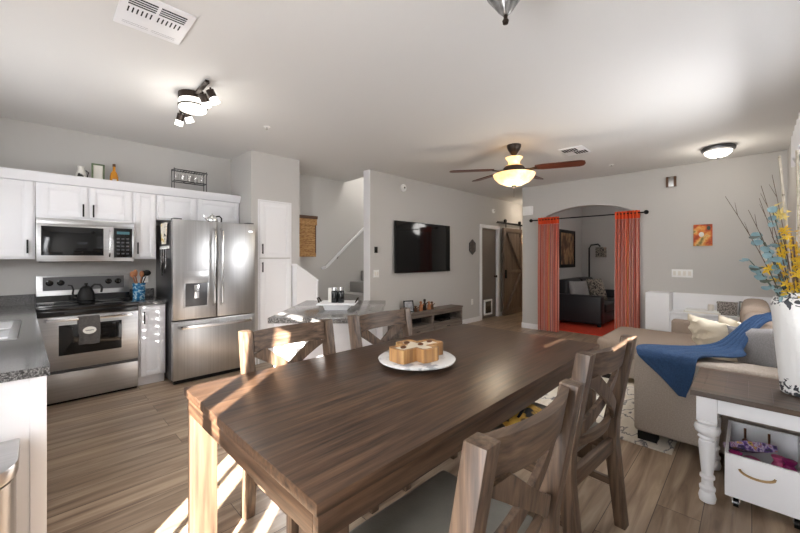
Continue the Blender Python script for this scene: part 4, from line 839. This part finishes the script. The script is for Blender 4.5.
pillow('throw_pillow', M['cream'], 0.58, 0.40, 0.18, (4.14, 0.23, 0.665), (math.radians(-20), 0, math.radians(30)), 'cream ruched throw pillow in the middle of the sofa', 0.05, seed=2)
pillow('throw_pillow', M['cream'], 0.40, 0.36, 0.14, (4.34, 0.10, 0.68), (math.radians(-20), 0, math.radians(20)), 'cream throw pillow half hidden behind the ruched one', 0.02, seed=5)
pillow('throw_pillow', M['greyf'], 0.40, 0.40, 0.17, (3.60, -0.06, 0.70), (math.radians(-14), math.radians(8), math.radians(48)), 'grey boucle throw pillow beside the vase')
# blue knit throw draped over the near arm and up to the sofa back
def lerp(a, b, s): return a+(b-a)*s
def thr_rows():
    """rows of (edge a, edge b) along the throw; between them the cloth is ruffled"""
    X = SX0
    return [((X-0.020, 0.36, 0.415), (X-0.020, 0.33, 0.41)), ((X-0.024, 0.46, 0.52), (X-0.024, 0.30, 0.50)), ((X-0.020, 0.57, 0.615), (X-0.020, 0.28, 0.59)), ((X-0.010, 0.62, 0.664), (X-0.012, 0.27, 0.655)),
            ((X+0.05, 0.63, 0.680), (X+0.04, 0.24, 0.675)), ((X+0.14, 0.60, 0.682), (X+0.11, 0.17, 0.678)), ((X+0.23, 0.50, 0.682), (X+0.17, 0.09, 0.680)), ((X+0.29, 0.34, 0.69), (X+0.22, 0.03, 0.70)),
            ((X+0.34, 0.19, 0.73), (X+0.28, 0.04, 0.72)), ((X+0.39, 0.10, 0.81), (X+0.35, 0.01, 0.79)), ((X+0.44, 0.04, 0.885), (X+0.41, -0.04, 0.86)),
            ((X+0.50, -0.03, 0.94), (X+0.47, -0.10, 0.915)), ((X+0.56, -0.15, 0.94), (X+0.53, -0.20, 0.90))]
rows = thr_rows()
def thr(u, v):
    q = u*(len(rows)-1); i = min(int(q), len(rows)-2); f = q-i
    def cr(k):
        g = lambda n: Vector(rows[max(0, min(len(rows)-1, n))][k])
        p0, p1, p2, p3 = g(i-1), g(i), g(i+1), g(i+2)
        return 0.5*((2*p1)+(p2-p0)*f+(2*p0-5*p1+4*p2-p3)*f*f+(3*p1-p0-3*p2+p3)*f**3)
    a_, b_ = cr(0), cr(1); p = a_.lerp(b_, v); w_ = 0.010*math.sin(v*16+u*5)*(0.3+u)
    if q < 3: p.x -= abs(w_)
    else: p.z += abs(w_)*1.3+0.006
    return p
bm = BM(); sheet(bm, thr, 66, 24, 0.012)
o = obj('throw_blanket', bm, M['blue'], loc=(SX0+0.1, 0.36, 0.67), ang=80); tag(o, 'blue knitted throw blanket draped over the near sofa arm', 'blanket')
# rug
bm = BM(); box(bm, 3.12, 5.9, 0.40, 1.75, 0.0005, 0.010); o = obj('area_rug', bm, M['rug'], loc=(4.5, 1.1, 0)); tag(o, 'cream rug with charcoal marbled veins partly under the sofa', 'rug')

# white wall unit behind the sofa
t = thing('display_shelf', 'low white panelled shelf unit against the wall behind the sofa', 'shelf', (6.65, 0.4, 0))
bx('end_panel', M['white'], (6.42, 6.775, 0.853, 1.14, 0, 0.865), t, 0.003)
bx('back_panel', M['white'], (6.745, 6.775, -0.30, 0.852, 0, 0.86), t, 0.003)
bx('shelf_top', M['white'], (6.42, 6.744, -0.30, 0.852, 0.575, 0.605), t, 0.003)
bx('lower_body', M['white'], (6.45, 6.744, -0.30, 0.852, 0.0, 0.574), t, 0.003)
for k, (z, a, b, m, lab) in enumerate(((0.606, 0.30, 0.70, 'paper', 'flat white book lying lowest on the white shelf'), (0.628, 0.32, 0.68, 'plasticw', 'white book on top of the other on the white shelf'))):
    o = bx('book', M[m], (6.50, 6.70, a, b, z, z+0.021), None, 0.002, loc=(6.6, 0.5, z)); tag(o, lab, 'book', 'books on the white shelf')
t = thing('wicker_basket', 'small grey wicker basket on the white shelf behind the sofa', 'basket', (6.6, 0.26, 0.606))
bm = BM(); prism(bm, [(6.53, 0.14), (6.67, 0.14), (6.67, 0.34), (6.53, 0.34)], 'z', 0.606, 0.77); obj('body', bm, M['wicker'], t, bev=0.01)
bx('rim', M['wicker'], [(6.524, 6.534, 0.134, 0.346, 0.762, 0.778), (6.666, 6.676, 0.134, 0.346, 0.762, 0.778), (6.534, 6.666, 0.336, 0.346, 0.762, 0.778), (6.534, 6.666, 0.134, 0.144, 0.762, 0.778)], t)
bm = BM(); lathe(bm, [(0.03, 0), (0.035, 0.02), (0.035, 0.07), (0.03, 0.085), (0, 0.085)], (6.56, 0.385+0.02, 0.6495), 16); o = obj('candle_jar', bm, M['paper'], loc=(6.56, 0.405, 0.6495)); tag(o, 'small white jar candle beside the wicker basket', 'candle')
t = thing('photo_frame', 'grey photo frame standing right of the wicker basket', 'picture frame', (6.62, 0.07, 0.606)); bx('frame', M['steel_dark'], (6.60, 6.615, 0.03, 0.12, 0.606, 0.80), t); bx('photo', M['paper'], (6.597, 6.60, 0.042, 0.108, 0.62, 0.785), t, 0)

# ================================================================= ARCH: rod and curtains
CXX = AX-0.075
t = thing('curtain_rod', 'black curtain rod with round finials across the archway', 'curtain rod', (CXX, 2.1, 2.10))
bm = BM(); tube(bm, [(CXX, 1.20, 2.10), (CXX, 3.02, 2.10)], 0.011, 10); obj('rod', bm, M['blackm'], t)
for y in (1.18, 3.04): bm = BM(); ball(bm, (CXX, y, 2.10), 0.034); obj('finial', bm, M['blackm'], t)
for y in (1.24, 2.97): bm = BM(); tube(bm, [(CXX, y, 2.10), (AX-0.001, y, 2.10)], 0.008, 8); obj('bracket', bm, M['blackm'], t)
def curtain(ya, yb, lab):
    t = thing('striped_curtain', lab, 'curtain', (CXX, (ya+yb)/2, 0.01), group='striped curtains at the archway')
    nf = 7
    f = lambda u, z, k=1: Vector((CXX-0.0+0.040*math.sin(u*2*PI*nf+0.4*math.sin(z*2))*k, ya+(yb-ya)*u+0.012*math.sin(u*4*PI*nf), z))
    bm = BM(); sheet(bm, lambda u, v: f(u, 0.02+1.99*v), 90, 10, 0.003); obj('panel', bm, M['curtain'], t)
    bm = BM(); sheet(bm, lambda u, v: f(u, 2.015+0.125*v, 0.8), 90, 3, 0.005); obj('heading', bm, M['curt_top'], t)
curtain(2.515, 2.895, 'left orange and pink striped curtain at the archway'); curtain(1.265, 1.61, 'right orange and maroon striped curtain at the archway')
# den behind the arch
bm = BM(); box(bm, 6.99, 9.70, 0.2, 3.0, 0.0005, 0.012); o = obj('area_rug', bm, M['redrug'], loc=(8.3, 1.6, 0)); tag(o, 'orange red rug covering the floor of the den', 'rug')
t = thing('leather_sofa', 'black leather sofa in the den behind the archway', 'sofa', (8.7, 2.6, 0))
cush('arm', M['leather'], t, (7.72, 7.92, 2.08, 3.02, 0.06, 0.63), 0.05); cush('arm', M['leather'], t, (9.48, 9.68, 2.08, 3.02, 0.06, 0.63), 0.05)
cush('base', M['leather'], t, (7.92, 9.48, 2.10, 3.02, 0.06, 0.28), 0.02)
for i in range(2): cush('seat_cushion', M['leather'], t, (7.925+0.78*i, 8.695+0.78*i, 2.06, 2.80, 0.28, 0.46), 0.05); cush('back_cushion', M['leather'], t, (7.80+0.87*i, 8.65+0.87*i, 2.74, 3.03, 0.44, 0.92), 0.07)
for x, y in ((7.8, 2.15), (9.6, 2.15), (7.8, 2.95), (9.6, 2.95)): bx('foot', M['blackm'], (x-0.03, x+0.03, y-0.03, y+0.03, 0.0125, 0.06), t)
pillow('throw_pillow', M['greyf'], 0.46, 0.44, 0.16, (8.03, 2.60, 0.69), (math.radians(-18), 0, math.radians(-35)), 'grey throw pillow leaning at the near arm of the leather sofa')
pillow('throw_pillow', M['patt'], 0.50, 0.50, 0.16, (8.62, 2.42, 0.69), (math.radians(-18), 0, math.radians(-20)), 'patterned black and cream throw pillow on the leather sofa')
t = thing('framed_painting', 'large dark framed brown painting on the den wall', 'painting', (8.75, 3.09, 1.6))
bx('frame', M['blackm'], [(8.22, 8.29, 3.06, 3.098, 1.16, 2.03), (9.13, 9.20, 3.06, 3.098, 1.16, 2.03), (8.29, 9.13, 3.06, 3.098, 1.96, 2.03), (8.29, 9.13, 3.06, 3.098, 1.16, 1.23)], t, 0.004); bx('canvas', M['art_dk'], (8.29, 9.13, 3.075, 3.095, 1.23, 1.96), t)
t = thing('floor_lamp', 'black floor lamp with square shade in the den corner', 'lamp', (9.70, 2.86, 0))
lx, ly = 9.70, 2.90
bm = BM(); lathe(bm, [(0.08, 0.013), (0.08, 0.03), (0.02, 0.045)], (lx, ly, 0)); obj('base', bm, M['blackm'], t)
bm = BM(); tube(bm, [(lx, ly, 0.04), (lx, ly, 1.62), (lx, ly-0.04, 1.70), (lx, ly-0.2, 1.72), (lx, ly-0.25, 1.66)], 0.02); obj('pole', bm, M['blackm'], t)
bm = BM(); prism(bm, [(lx-0.10, ly-0.37), (lx+0.07, ly-0.37), (lx+0.07, ly-0.17), (lx-0.10, ly-0.17)], 'z', 1.40, 1.64); obj('lamp_shade', bm, M['patt'], t)
# warm room seen past the barn door
t = thing('hall_cabinet', 'wooden cabinet with dark top in the warm-lit room past the barn door', 'cabinet', (9.5, 5.3, 0)); bx('body', M['copper'], (8.9, 10.2, 5.0, 5.5, 0.05, 0.93), t); bx('top', M['black'], (8.87, 10.23, 4.97, 5.53, 0.931, 0.97), t); bx('plinth', M['blackm'], (8.95, 10.15, 5.05, 5.45, 0, 0.049), t)
t = thing('wall_sconce', 'glowing white wall light in the room past the barn door', 'lamp', (9.5, 7.19, 1.9)); bx('backplate', M['chrome'], (9.8, 9.9, 7.17, 7.199, 1.9, 2.1), t)
bm = BM(); lathe(bm, [(0.05, 0), (0.07, 0.02), (0.08, 0.2), (0.0, 0.2)], (9.85, 7.08, 1.92)); obj('lamp_shade', bm, M['lampw'], t)
l = lamp('sconce_light', 'POINT', (9.6, 6.3, 1.9), 60, (1.0, 0.72, 0.42), shadow_soft_size=0.1)
l = lamp('hall_light', 'POINT', (8.6, 3.75, 2.5), 4, (1.0, 0.85, 0.68), shadow_soft_size=0.12)
l = lamp('den_light', 'POINT', (8.4, 1.0, 2.3), 6, (1.0, 0.97, 0.93), shadow_soft_size=0.2)
l = lamp('stairwell_light', 'POINT', (5.0, 4.85, 4.6), 60, (1.0, 0.98, 0.95), shadow_soft_size=0.15)

# ================================================================= TV WALL
t = thing('television', 'large black flat-screen television mounted on the grey wall', 'television', (4.93, TY, 1.56))
bx('casing', M['black'], (4.18, 5.675, TY-0.075, TY-0.035, 1.125, 2.005), t, 0.006)
bx('screen', M['darkglass'], (4.192, 5.663, TY-0.078, TY-0.0755, 1.145, 1.993), t, 0)
bx('wall_mount', M['blackm'], (4.7, 5.15, TY-0.034, TY-0.001, 1.4, 1.75), t)
t = thing('media_console', 'long grey wood media console under the television', 'console', (4.92, 4.13, 0))
MX0, MX1, MY0, MY1 = 4.05, 5.78, 3.99, TY-0.016
bx('top', M['greywood'], (MX0-0.01, MX1+0.01, MY0-0.01, MY1, 0.43, 0.46), t)
for q in ((MX0, MX0+0.05, MY0, MY1, 0.0, 0.429), (MX1-0.05, MX1, MY0, MY1, 0.0, 0.429), (4.88, 4.92, MY0+0.003, MY1, 0.03, 0.429)): bx('side_panel', M['greywood'], q, t)
bx('bottom', M['greywood'], (MX0+0.05, MX1-0.05, MY0+0.005, MY1, 0.03, 0.06), t)
bx('inner_shelf', M['greywood'], [(MX0+0.051, 4.879, MY0+0.004, MY1, 0.20, 0.225), (4.921, MX1-0.051, MY0+0.004, MY1, 0.20, 0.225), (MX0+0.051, 4.879, MY0+0.004, MY0+0.03, 0.37, 0.429), (4.921, MX1-0.051, MY0+0.004, MY0+0.03, 0.37, 0.429)], t)
bx('back_board', M['blackm'], (MX0+0.05, MX1-0.05, MY1-0.012, MY1-0.002, 0.06, 0.428), t)
for xa, xb in ((MX0+0.055, 4.875), (4.925, MX1-0.055)):
    d = bx('drawer', M['greywood'], (xa, xb, MY0-0.004, MY0+0.02, 0.064, 0.197), t); bx('knob', M['blackm'], ((xa+xb)/2-0.04, (xa+xb)/2+0.04, MY0-0.018, MY0-0.005, 0.135, 0.145), d)
o = bx('cable_box', M['black'], (5.15, 5.45, MY0+0.04, MY1-0.04, 0.226, 0.275), None, 0.004, loc=(5.3, 4.1, 0.226)); tag(o, 'flat black media box inside the right bay of the console', 'media box')
t = thing('photo_frame', 'dark photo frame tilted on the media console, left of the figurines', 'picture frame', (4.38, 4.12, 0.461))
bm = BM(); vs = box(bm, -0.09, 0.09, -0.008, 0.008, 0, 0.2); mt = Matrix.Translation((4.40, 4.11, 0.465)) @ Matrix.Rotation(math.radians(-25), 4, 'Z') @ Matrix.Rotation(math.radians(-12), 4, 'X')
for v in bm.verts: v.co = mt @ v.co
fr = obj('frame', bm, M['blackm'], t); bm = BM(); box(bm, -0.07, 0.07, -0.011, -0.0085, 0.02, 0.18)
for v in bm.verts: v.co = mt @ v.co
obj('photo', bm, mat('photo_print', (150, 150, 156), 0.4, var=0.5, scale=(20, 20, 20)), fr)
for k, (x, h, m, lab) in enumerate(((4.56, 0.10, 'darkw', 'low brown figurine next to the tilted photo frame'), (4.70, 0.17, 'copper', 'tan seated figurine in the middle of the console group'), (4.80, 0.20, 'bronze', 'tallest dark figurine on the media console'), (4.92, 0.15, 'copper', 'tan figurine right of the tallest one'), (5.0, 0.14, 'darkw', 'rightmost small brown figurine on the media console'))):
    bm = BM(); lathe(bm, [(0.035, 0), (0.038, 0.01), (0.03, h*0.35), (0.034, h*0.5), (0.018, h*0.66), (0.014, h*0.7), (0.024, h*0.8), (0.022, h*0.95), (0, h)], (x, 4.11, 0.461), 14)
    tube(bm, [(x-0.02, 4.10, 0.461+h*0.55), (x-0.05, 4.08, 0.461+h*0.4)], 0.008, 6); tube(bm, [(x+0.02, 4.10, 0.461+h*0.55), (x+0.05, 4.08, 0.461+h*0.7)], 0.008, 6)
    o = obj('figurine', bm, M[m], loc=(x, 4.11, 0.461)); tag(o, lab, 'figurine', 'figurines on the media console')
plate('thermostat', 'small black oval thermostat on the television wall', 'thermostat', 'y', (3.80, TY, 1.51), 0.055, 0.10, 'black', 0.02, [(0, 0.02, 0.03, 0.03, 'darkglass', 'lens')])
plate('light_switch', 'white light switch plate below the black thermostat', 'light switch', 'y', (3.81, TY, 1.13), 0.115, 0.12, extra=[(-0.025, 0, 0.03, 0.06, 'paper', 'rocker'), (0.025, 0, 0.03, 0.06, 'paper', 'rocker')])
plate('wall_outlet', 'white outlet low on the television wall, left of the door', 'outlet', 'y', (6.56, TY, 0.44), 0.07, 0.12, extra=[(0, 0.025, 0.03, 0.03, 'paper', 'socket'), (0, -0.025, 0.03, 0.03, 'paper', 'socket')])
t = thing('hexagon_plaque', 'dark hexagonal carved plaque on the wall left of the door', 'wall decoration', (6.56, TY, 1.615))
bm = BM(); hx = lambda r: [(6.56+r*0.82*math.sin(PI/3*i), 1.615+r*math.cos(PI/3*i)) for i in range(6)]
prism(bm, hx(0.165), 'y', TY-0.02, TY-0.001); obj('plate', bm, M['steel_dark'], t)
bm = BM(); 
for i in range(6):
    a = PI/3*i; tube(bm, [(6.56, TY-0.024, 1.615), (6.56+0.12*math.sin(a), TY-0.024, 1.615+0.14*math.cos(a))], 0.008, 6); lathe(bm, [(0.018, 0), (0.012, 0.004)], n=12, mtx=Matrix.Translation((6.56+0.08*math.sin(a+0.5), TY-0.02, 1.615+0.09*math.cos(a+0.5))) @ Matrix.Rotation(PI/2, 4, 'X'))
obj('carving', bm, M['greywood'], t)
def detector(name, lab, x, z, r):
    bm = BM(); lathe(bm, [(r, 0), (r, 0.02), (r*0.7, 0.035), (0, 0.037)], n=24, mtx=Matrix.Translation((x, TY-0.001, z)) @ Matrix.Rotation(PI/2, 4, 'X')); o = obj('cover', bm, M['plasticw'], t0 := thing(name, lab, 'smoke detector', (x, TY, z)))
    bm = BM(); lathe(bm, [(r*0.25, 0.037), (r*0.25, 0.042), (0, 0.043)], n=12, mtx=Matrix.Translation((x, TY-0.001, z)) @ Matrix.Rotation(PI/2, 4, 'X')); obj('button', bm, M['steel_dark'], t0)
detector('smoke_detector', 'round white smoke detector high above the television', 4.43, 2.585, 0.065); detector('smoke_detector', 'small round white detector above the barn door hall', 7.43, 2.47, 0.05)
# arched wall fittings
plate('alarm_keypad', 'white box at the top left of the arched wall', 'alarm box', 'x', (AX, 3.13, 2.305), 0.2, 0.17, th=0.04)
t = thing('door_chime', 'small brown and silver door chime high on the arched wall', 'door chime', (AX, 0.87, 2.535)); bx('case', M['darkw'], [(AX-0.05, AX-0.001, 0.905, 0.935, 2.46, 2.61), (AX-0.05, AX-0.001, 0.81, 0.84, 2.46, 2.61)], t); bx('tubes', M['steel_h'], (AX-0.045, AX-0.001, 0.841, 0.904, 2.465, 2.605), t)
t = thing('canvas_painting', 'small orange canvas painting on the wall above the light switches', 'painting', (AX, 0.5, 1.71)); bx('canvas', M['art_or'], (AX-0.03, AX-0.001, 0.40, 0.61, 1.555, 1.865), t)
bm = BM(); ball(bm, (AX-0.031, 0.52, 1.72), 0.03, 0.12, 1, 1.2); obj('painted_figure', bm, M['paper'], t)
bm = BM(); ball(bm, (AX-0.031, 0.44, 1.81), 0.022, 0.12, 1, 1.4); obj('painted_tree', bm, M['dgreen'], t)
plate('light_switch', 'wide white four-gang light switch plate below the orange painting', 'light switch', 'x', (AX, 0.745, 1.15), 0.25, 0.12, extra=[(-0.09+0.06*i, 0, 0.035, 0.065, 'paper', 'rocker') for i in range(4)])

# ================================================================= CEILING FITTINGS
# fan
fx, fy = 4.13, 2.09
t = thing('ceiling_fan', 'ceiling fan with reddish brown blades and amber glass bowl light', 'ceiling fan', (fx, fy, H))
bm = BM(); lathe(bm, [(0.085, 0), (0.085, -0.02), (0.07, -0.06), (0.03, -0.12), (0.016, -0.125)], (fx, fy, H-0.001)); obj('canopy', bm, M['bronze'], t)
bm = BM(); tube(bm, [(fx, fy, H-0.12), (fx, fy, H-0.34)], 0.014); obj('downrod', bm, M['bronze'], t)
bm = BM(); lathe(bm, [(0.105, -0.155), (0.10, -0.16), (0.07, -0.20), (0.065, -0.25), (0.10, -0.254), (0.065, -0.258)], (fx, fy, H)); obj('upper_glass', bm, M['amber'], t)
bm = BM(); lathe(bm, [(0.06, -0.258), (0.11, -0.265), (0.13, -0.29), (0.13, -0.325), (0.10, -0.345), (0.06, -0.35)], (fx, fy, H)); obj('motor_housing', bm, M['bronze'], t)
bm = BM(); lathe(bm, [(0.06, -0.352), (0.235, -0.355), (0.25, -0.362), (0.235, -0.40), (0.18, -0.455), (0.10, -0.49), (0, -0.50)], (fx, fy, H), 40); obj('glass_bowl', bm, M['amber'], t)
bm = BM(); lathe(bm, [(0.03, -0.498), (0.025, -0.515), (0.01, -0.525), (0, -0.53)], (fx, fy, H)); tube(bm, [(fx, fy, H-0.525), (fx, fy, H-0.64)], 0.002, 5); obj('finial', bm, M['bronze'], t)
for a in (-22, 46, 116, 170):
    th = math.radians(a); dR, dF = math.cos(th), math.sin(th); ax = math.atan2(-dR*0.7133+dF*0.7009, dR*0.7009+dF*0.7133)
    mt = Matrix.Translation((fx, fy, H-0.295)) @ Matrix.Rotation(ax, 4, 'Z') @ Matrix.Rotation(math.radians({-22: -15, 46: 12, 116: -8, 170: -3}[a]), 4, 'X')
    bm = BM(); L0, L1 = 0.24, 0.79
    pts = [(L0, -0.045), (0.33, -0.062), (L1-0.06, -0.068), (L1-0.015, -0.05), (L1, 0), (L1-0.015, 0.05), (L1-0.06, 0.068), (0.33, 0.062), (L0, 0.045)]
    vs = prism(bm, pts, 'z', -0.004, 0.004)
    me_local = Matrix.Translation((0, 0, 0))
    b_ = obj('blade', bm, M['blade'], t, local=True); b_.matrix_local = Matrix.Translation((0, 0, -0.295)) @ Matrix.Rotation(ax, 4, 'Z') @ Matrix.Rotation(math.radians({-22: -15, 46: 12, 116: -8, 170: -3}[a]), 4, 'X')
    bm = BM(); sweep(bm, [(0.11, 0, -0.012), (0.18, 0, -0.02), (0.26, 0, -0.007)], 0.05, 0.008); obj('blade_bracket', bm, M['bronze'], b_, local=True)
l = lamp('fan_light', 'POINT', (fx, fy, H-0.62), 5, (1.0, 0.86, 0.66), shadow_soft_size=0.15)
# dome light far right
dx, dy = 5.98, 0.30
t = thing('dome_light', 'round flush dome ceiling light over the sofa end', 'ceiling light', (dx, dy, H))
bm = BM(); lathe(bm, [(0.155, -0.001), (0.17, -0.02), (0.165, -0.045), (0.14, -0.055)], (dx, dy, H), 40); obj('rim', bm, M['steel_dark'], t)
bm = BM(); lathe(bm, [(0.138, -0.056), (0.13, -0.085), (0.095, -0.115), (0.04, -0.13), (0, -0.133)], (dx, dy, H), 40); obj('glass_shade', bm, M['lampw'], t)
bm = BM(); lathe(bm, [(0.016, -0.133), (0.012, -0.15), (0, -0.153)], (dx, dy, H)); obj('finial', bm, M['steel_dark'], t)
l = lamp('dome_lamp', 'POINT', (dx, dy, H-0.25), 2.5, (1.0, 0.92, 0.80), shadow_soft_size=0.12)
# kitchen track light
kx, ky = 0.94, 3.40
t = thing('track_light', 'ceiling light with lit round glass drum and four spotlights over the kitchen', 'ceiling light', (kx, ky, H))
bm = BM(); lathe(bm, [(0.110, -0.001), (0.110, -0.045), (0.105, -0.05)], (kx, ky, H), 36); obj('canopy', bm, M['bronze'], t)
bm = BM(); lathe(bm, [(0.104, -0.051), (0.104, -0.125), (0.096, -0.135), (0, -0.137)], (kx, ky, H), 36); obj('glass_drum', bm, M['lampw'], t)
bm = BM(); lathe(bm, [(0.105, -0.095), (0.113, -0.097), (0.113, -0.105), (0.105, -0.107)], (kx, ky, H), 36); obj('ring', bm, M['bronze'], t)
bm = BM(); sweep(bm, [(kx-0.01, ky-0.40, H-0.025), (kx, ky, H-0.02), (kx+0.01, ky+0.40, H-0.025)], 0.03, 0.02); obj('arm', bm, M['bronze'], t)
for (sx, sy, ddx, ddy) in ((0.03, -0.34, 0.45, -0.1), (0.01, -0.22, 0.55, 0.35), (0.01, 0.24, 0.45, 0.1), (0.0, 0.36, -0.1, 0.5)):
    c0 = Vector((kx+sx, ky+sy, H-0.04)); c1 = c0+Vector((0, 0, -0.03)); dr = Vector((ddx, ddy, -1)).normalized()
    bm = BM(); tube(bm, [c0, c1], 0.008); tube(bm, [c1-dr*0.01, c1+dr*0.05], 0.030, 16); hd_ = obj('spot_head', bm, M['bronze'], t)
    bm = BM(); tube(bm, [c1+dr*0.051, c1+dr*0.095], [0.029, 0.033], 16); obj('spot_glass', bm, M['spot'], hd_)
    sp = lamp('spot_lamp', 'SPOT', c1+dr*0.13, 2, (1.0, 0.95, 0.88), spot_size=math.radians(110), spot_blend=0.8, shadow_soft_size=0.03); aim(sp, dr)
l = lamp('drum_lamp', 'POINT', (kx, ky, H-0.30), 2, (1.0, 0.96, 0.90), shadow_soft_size=0.1)
# pendant over the dining table (its tip shows at the top edge)
qx, qy = 1.50, 0.80
t = thing('pendant_light', 'frosted glass pendant with metal finial at the top edge above the table', 'ceiling light', (qx, qy, H))
bm = BM(); lathe(bm, [(0.065, -0.001), (0.065, -0.02), (0.01, -0.035), (0.01, -0.10)], (qx, qy, H)); obj('canopy', bm, M['steel_dark'], t)
bm = BM(); lathe(bm, [(0.012, -0.10), (0.10, -0.12), (0.10, -0.14), (0.085, -0.19), (0.052, -0.235), (0.034, -0.262), (0.013, -0.285), (0.0, -0.286)], (qx, qy, H), 32); obj('glass_shade', bm, mat('ribbed_glass', (150, 148, 146), 0.2, 0.6, var=0.6, scale=(40, 40, 6)), t)
bm = BM(); lathe(bm, [(0.010, -0.286), (0.009, -0.30), (0.015, -0.31), (0.012, -0.323), (0.0, -0.326)], (qx, qy, H)); obj('finial', bm, M['bronze'], t)
# vents and sprinklers
t = thing('ceiling_vent', 'large white ceiling vent with two louvred halves above the kitchen', 'vent', (0.49, 2.44, H))
VX0, VX1, VY0, VY1 = 0.315, 0.65, 2.28, 2.65
bx('frame', M['white'], (VX0, VX1, VY0, VY1, H-0.012, H-0.001), t, 0.003)
for s in (0, 1):
    xa = VX0+0.035+s*0.14; bx('louvre_slot', M['blackm'], [(xa, xa+0.125, VY0+0.04+0.022*i, VY0+0.053+0.022*i, H-0.0125, H-0.0121) for i in range(4)] + [(xa+0.004+0.021*i, xa+0.011+0.021*i, VY0+0.145, VY0+0.20, H-0.0125, H-0.0121) for i in range(6)], t, 0)
    bx('louvre_blade', M['white'], [(xa, xa+0.125, VY0+0.054+0.022*i, VY0+0.059+0.022*i, H-0.015, H-0.012) for i in range(4)], t, 0)
    bx('lower_line', M['steel_dark'], [(xa, xa+0.125, VY1-0.06+0.018*i, VY1-0.0585+0.018*i, H-0.0125, H-0.0121) for i in range(2)], t, 0)
t = thing('ceiling_vent', 'smaller white ceiling vent to the right of the fan', 'vent', (4.9, 1.65, H))
bx('frame', M['white'], (4.70, 5.06, 1.49, 1.77, H-0.012, H-0.001), t, 0.003)
bx('louvre_slot', M['blackm'], [(4.73, 4.872, 1.58+0.03*i, 1.602+0.03*i, H-0.0125, H-0.0121) for i in range(6)] + [(4.888, 5.03, 1.51+0.03*i, 1.532+0.03*i, H-0.0125, H-0.0121) for i in range(5)], t, 0)
for x, y, lab in ((1.715, 3.66, 'small sprinkler cap on the ceiling near the kitchen light'), (6.0, 1.49, 'small sprinkler cap on the ceiling right of the fan')):
    t = thing('sprinkler_head', lab, 'sprinkler', (x, y, H)); bm = BM(); lathe(bm, [(0.035, -0.001), (0.03, -0.008), (0.012, -0.01)], (x, y, H), 18); obj('escutcheon', bm, M['plasticw'], t)
    bm = BM(); lathe(bm, [(0.009, -0.01), (0.007, -0.025), (0.014, -0.027), (0.014, -0.029), (0, -0.03)], (x, y, H), 12); obj('nozzle', bm, M['chrome'], t)
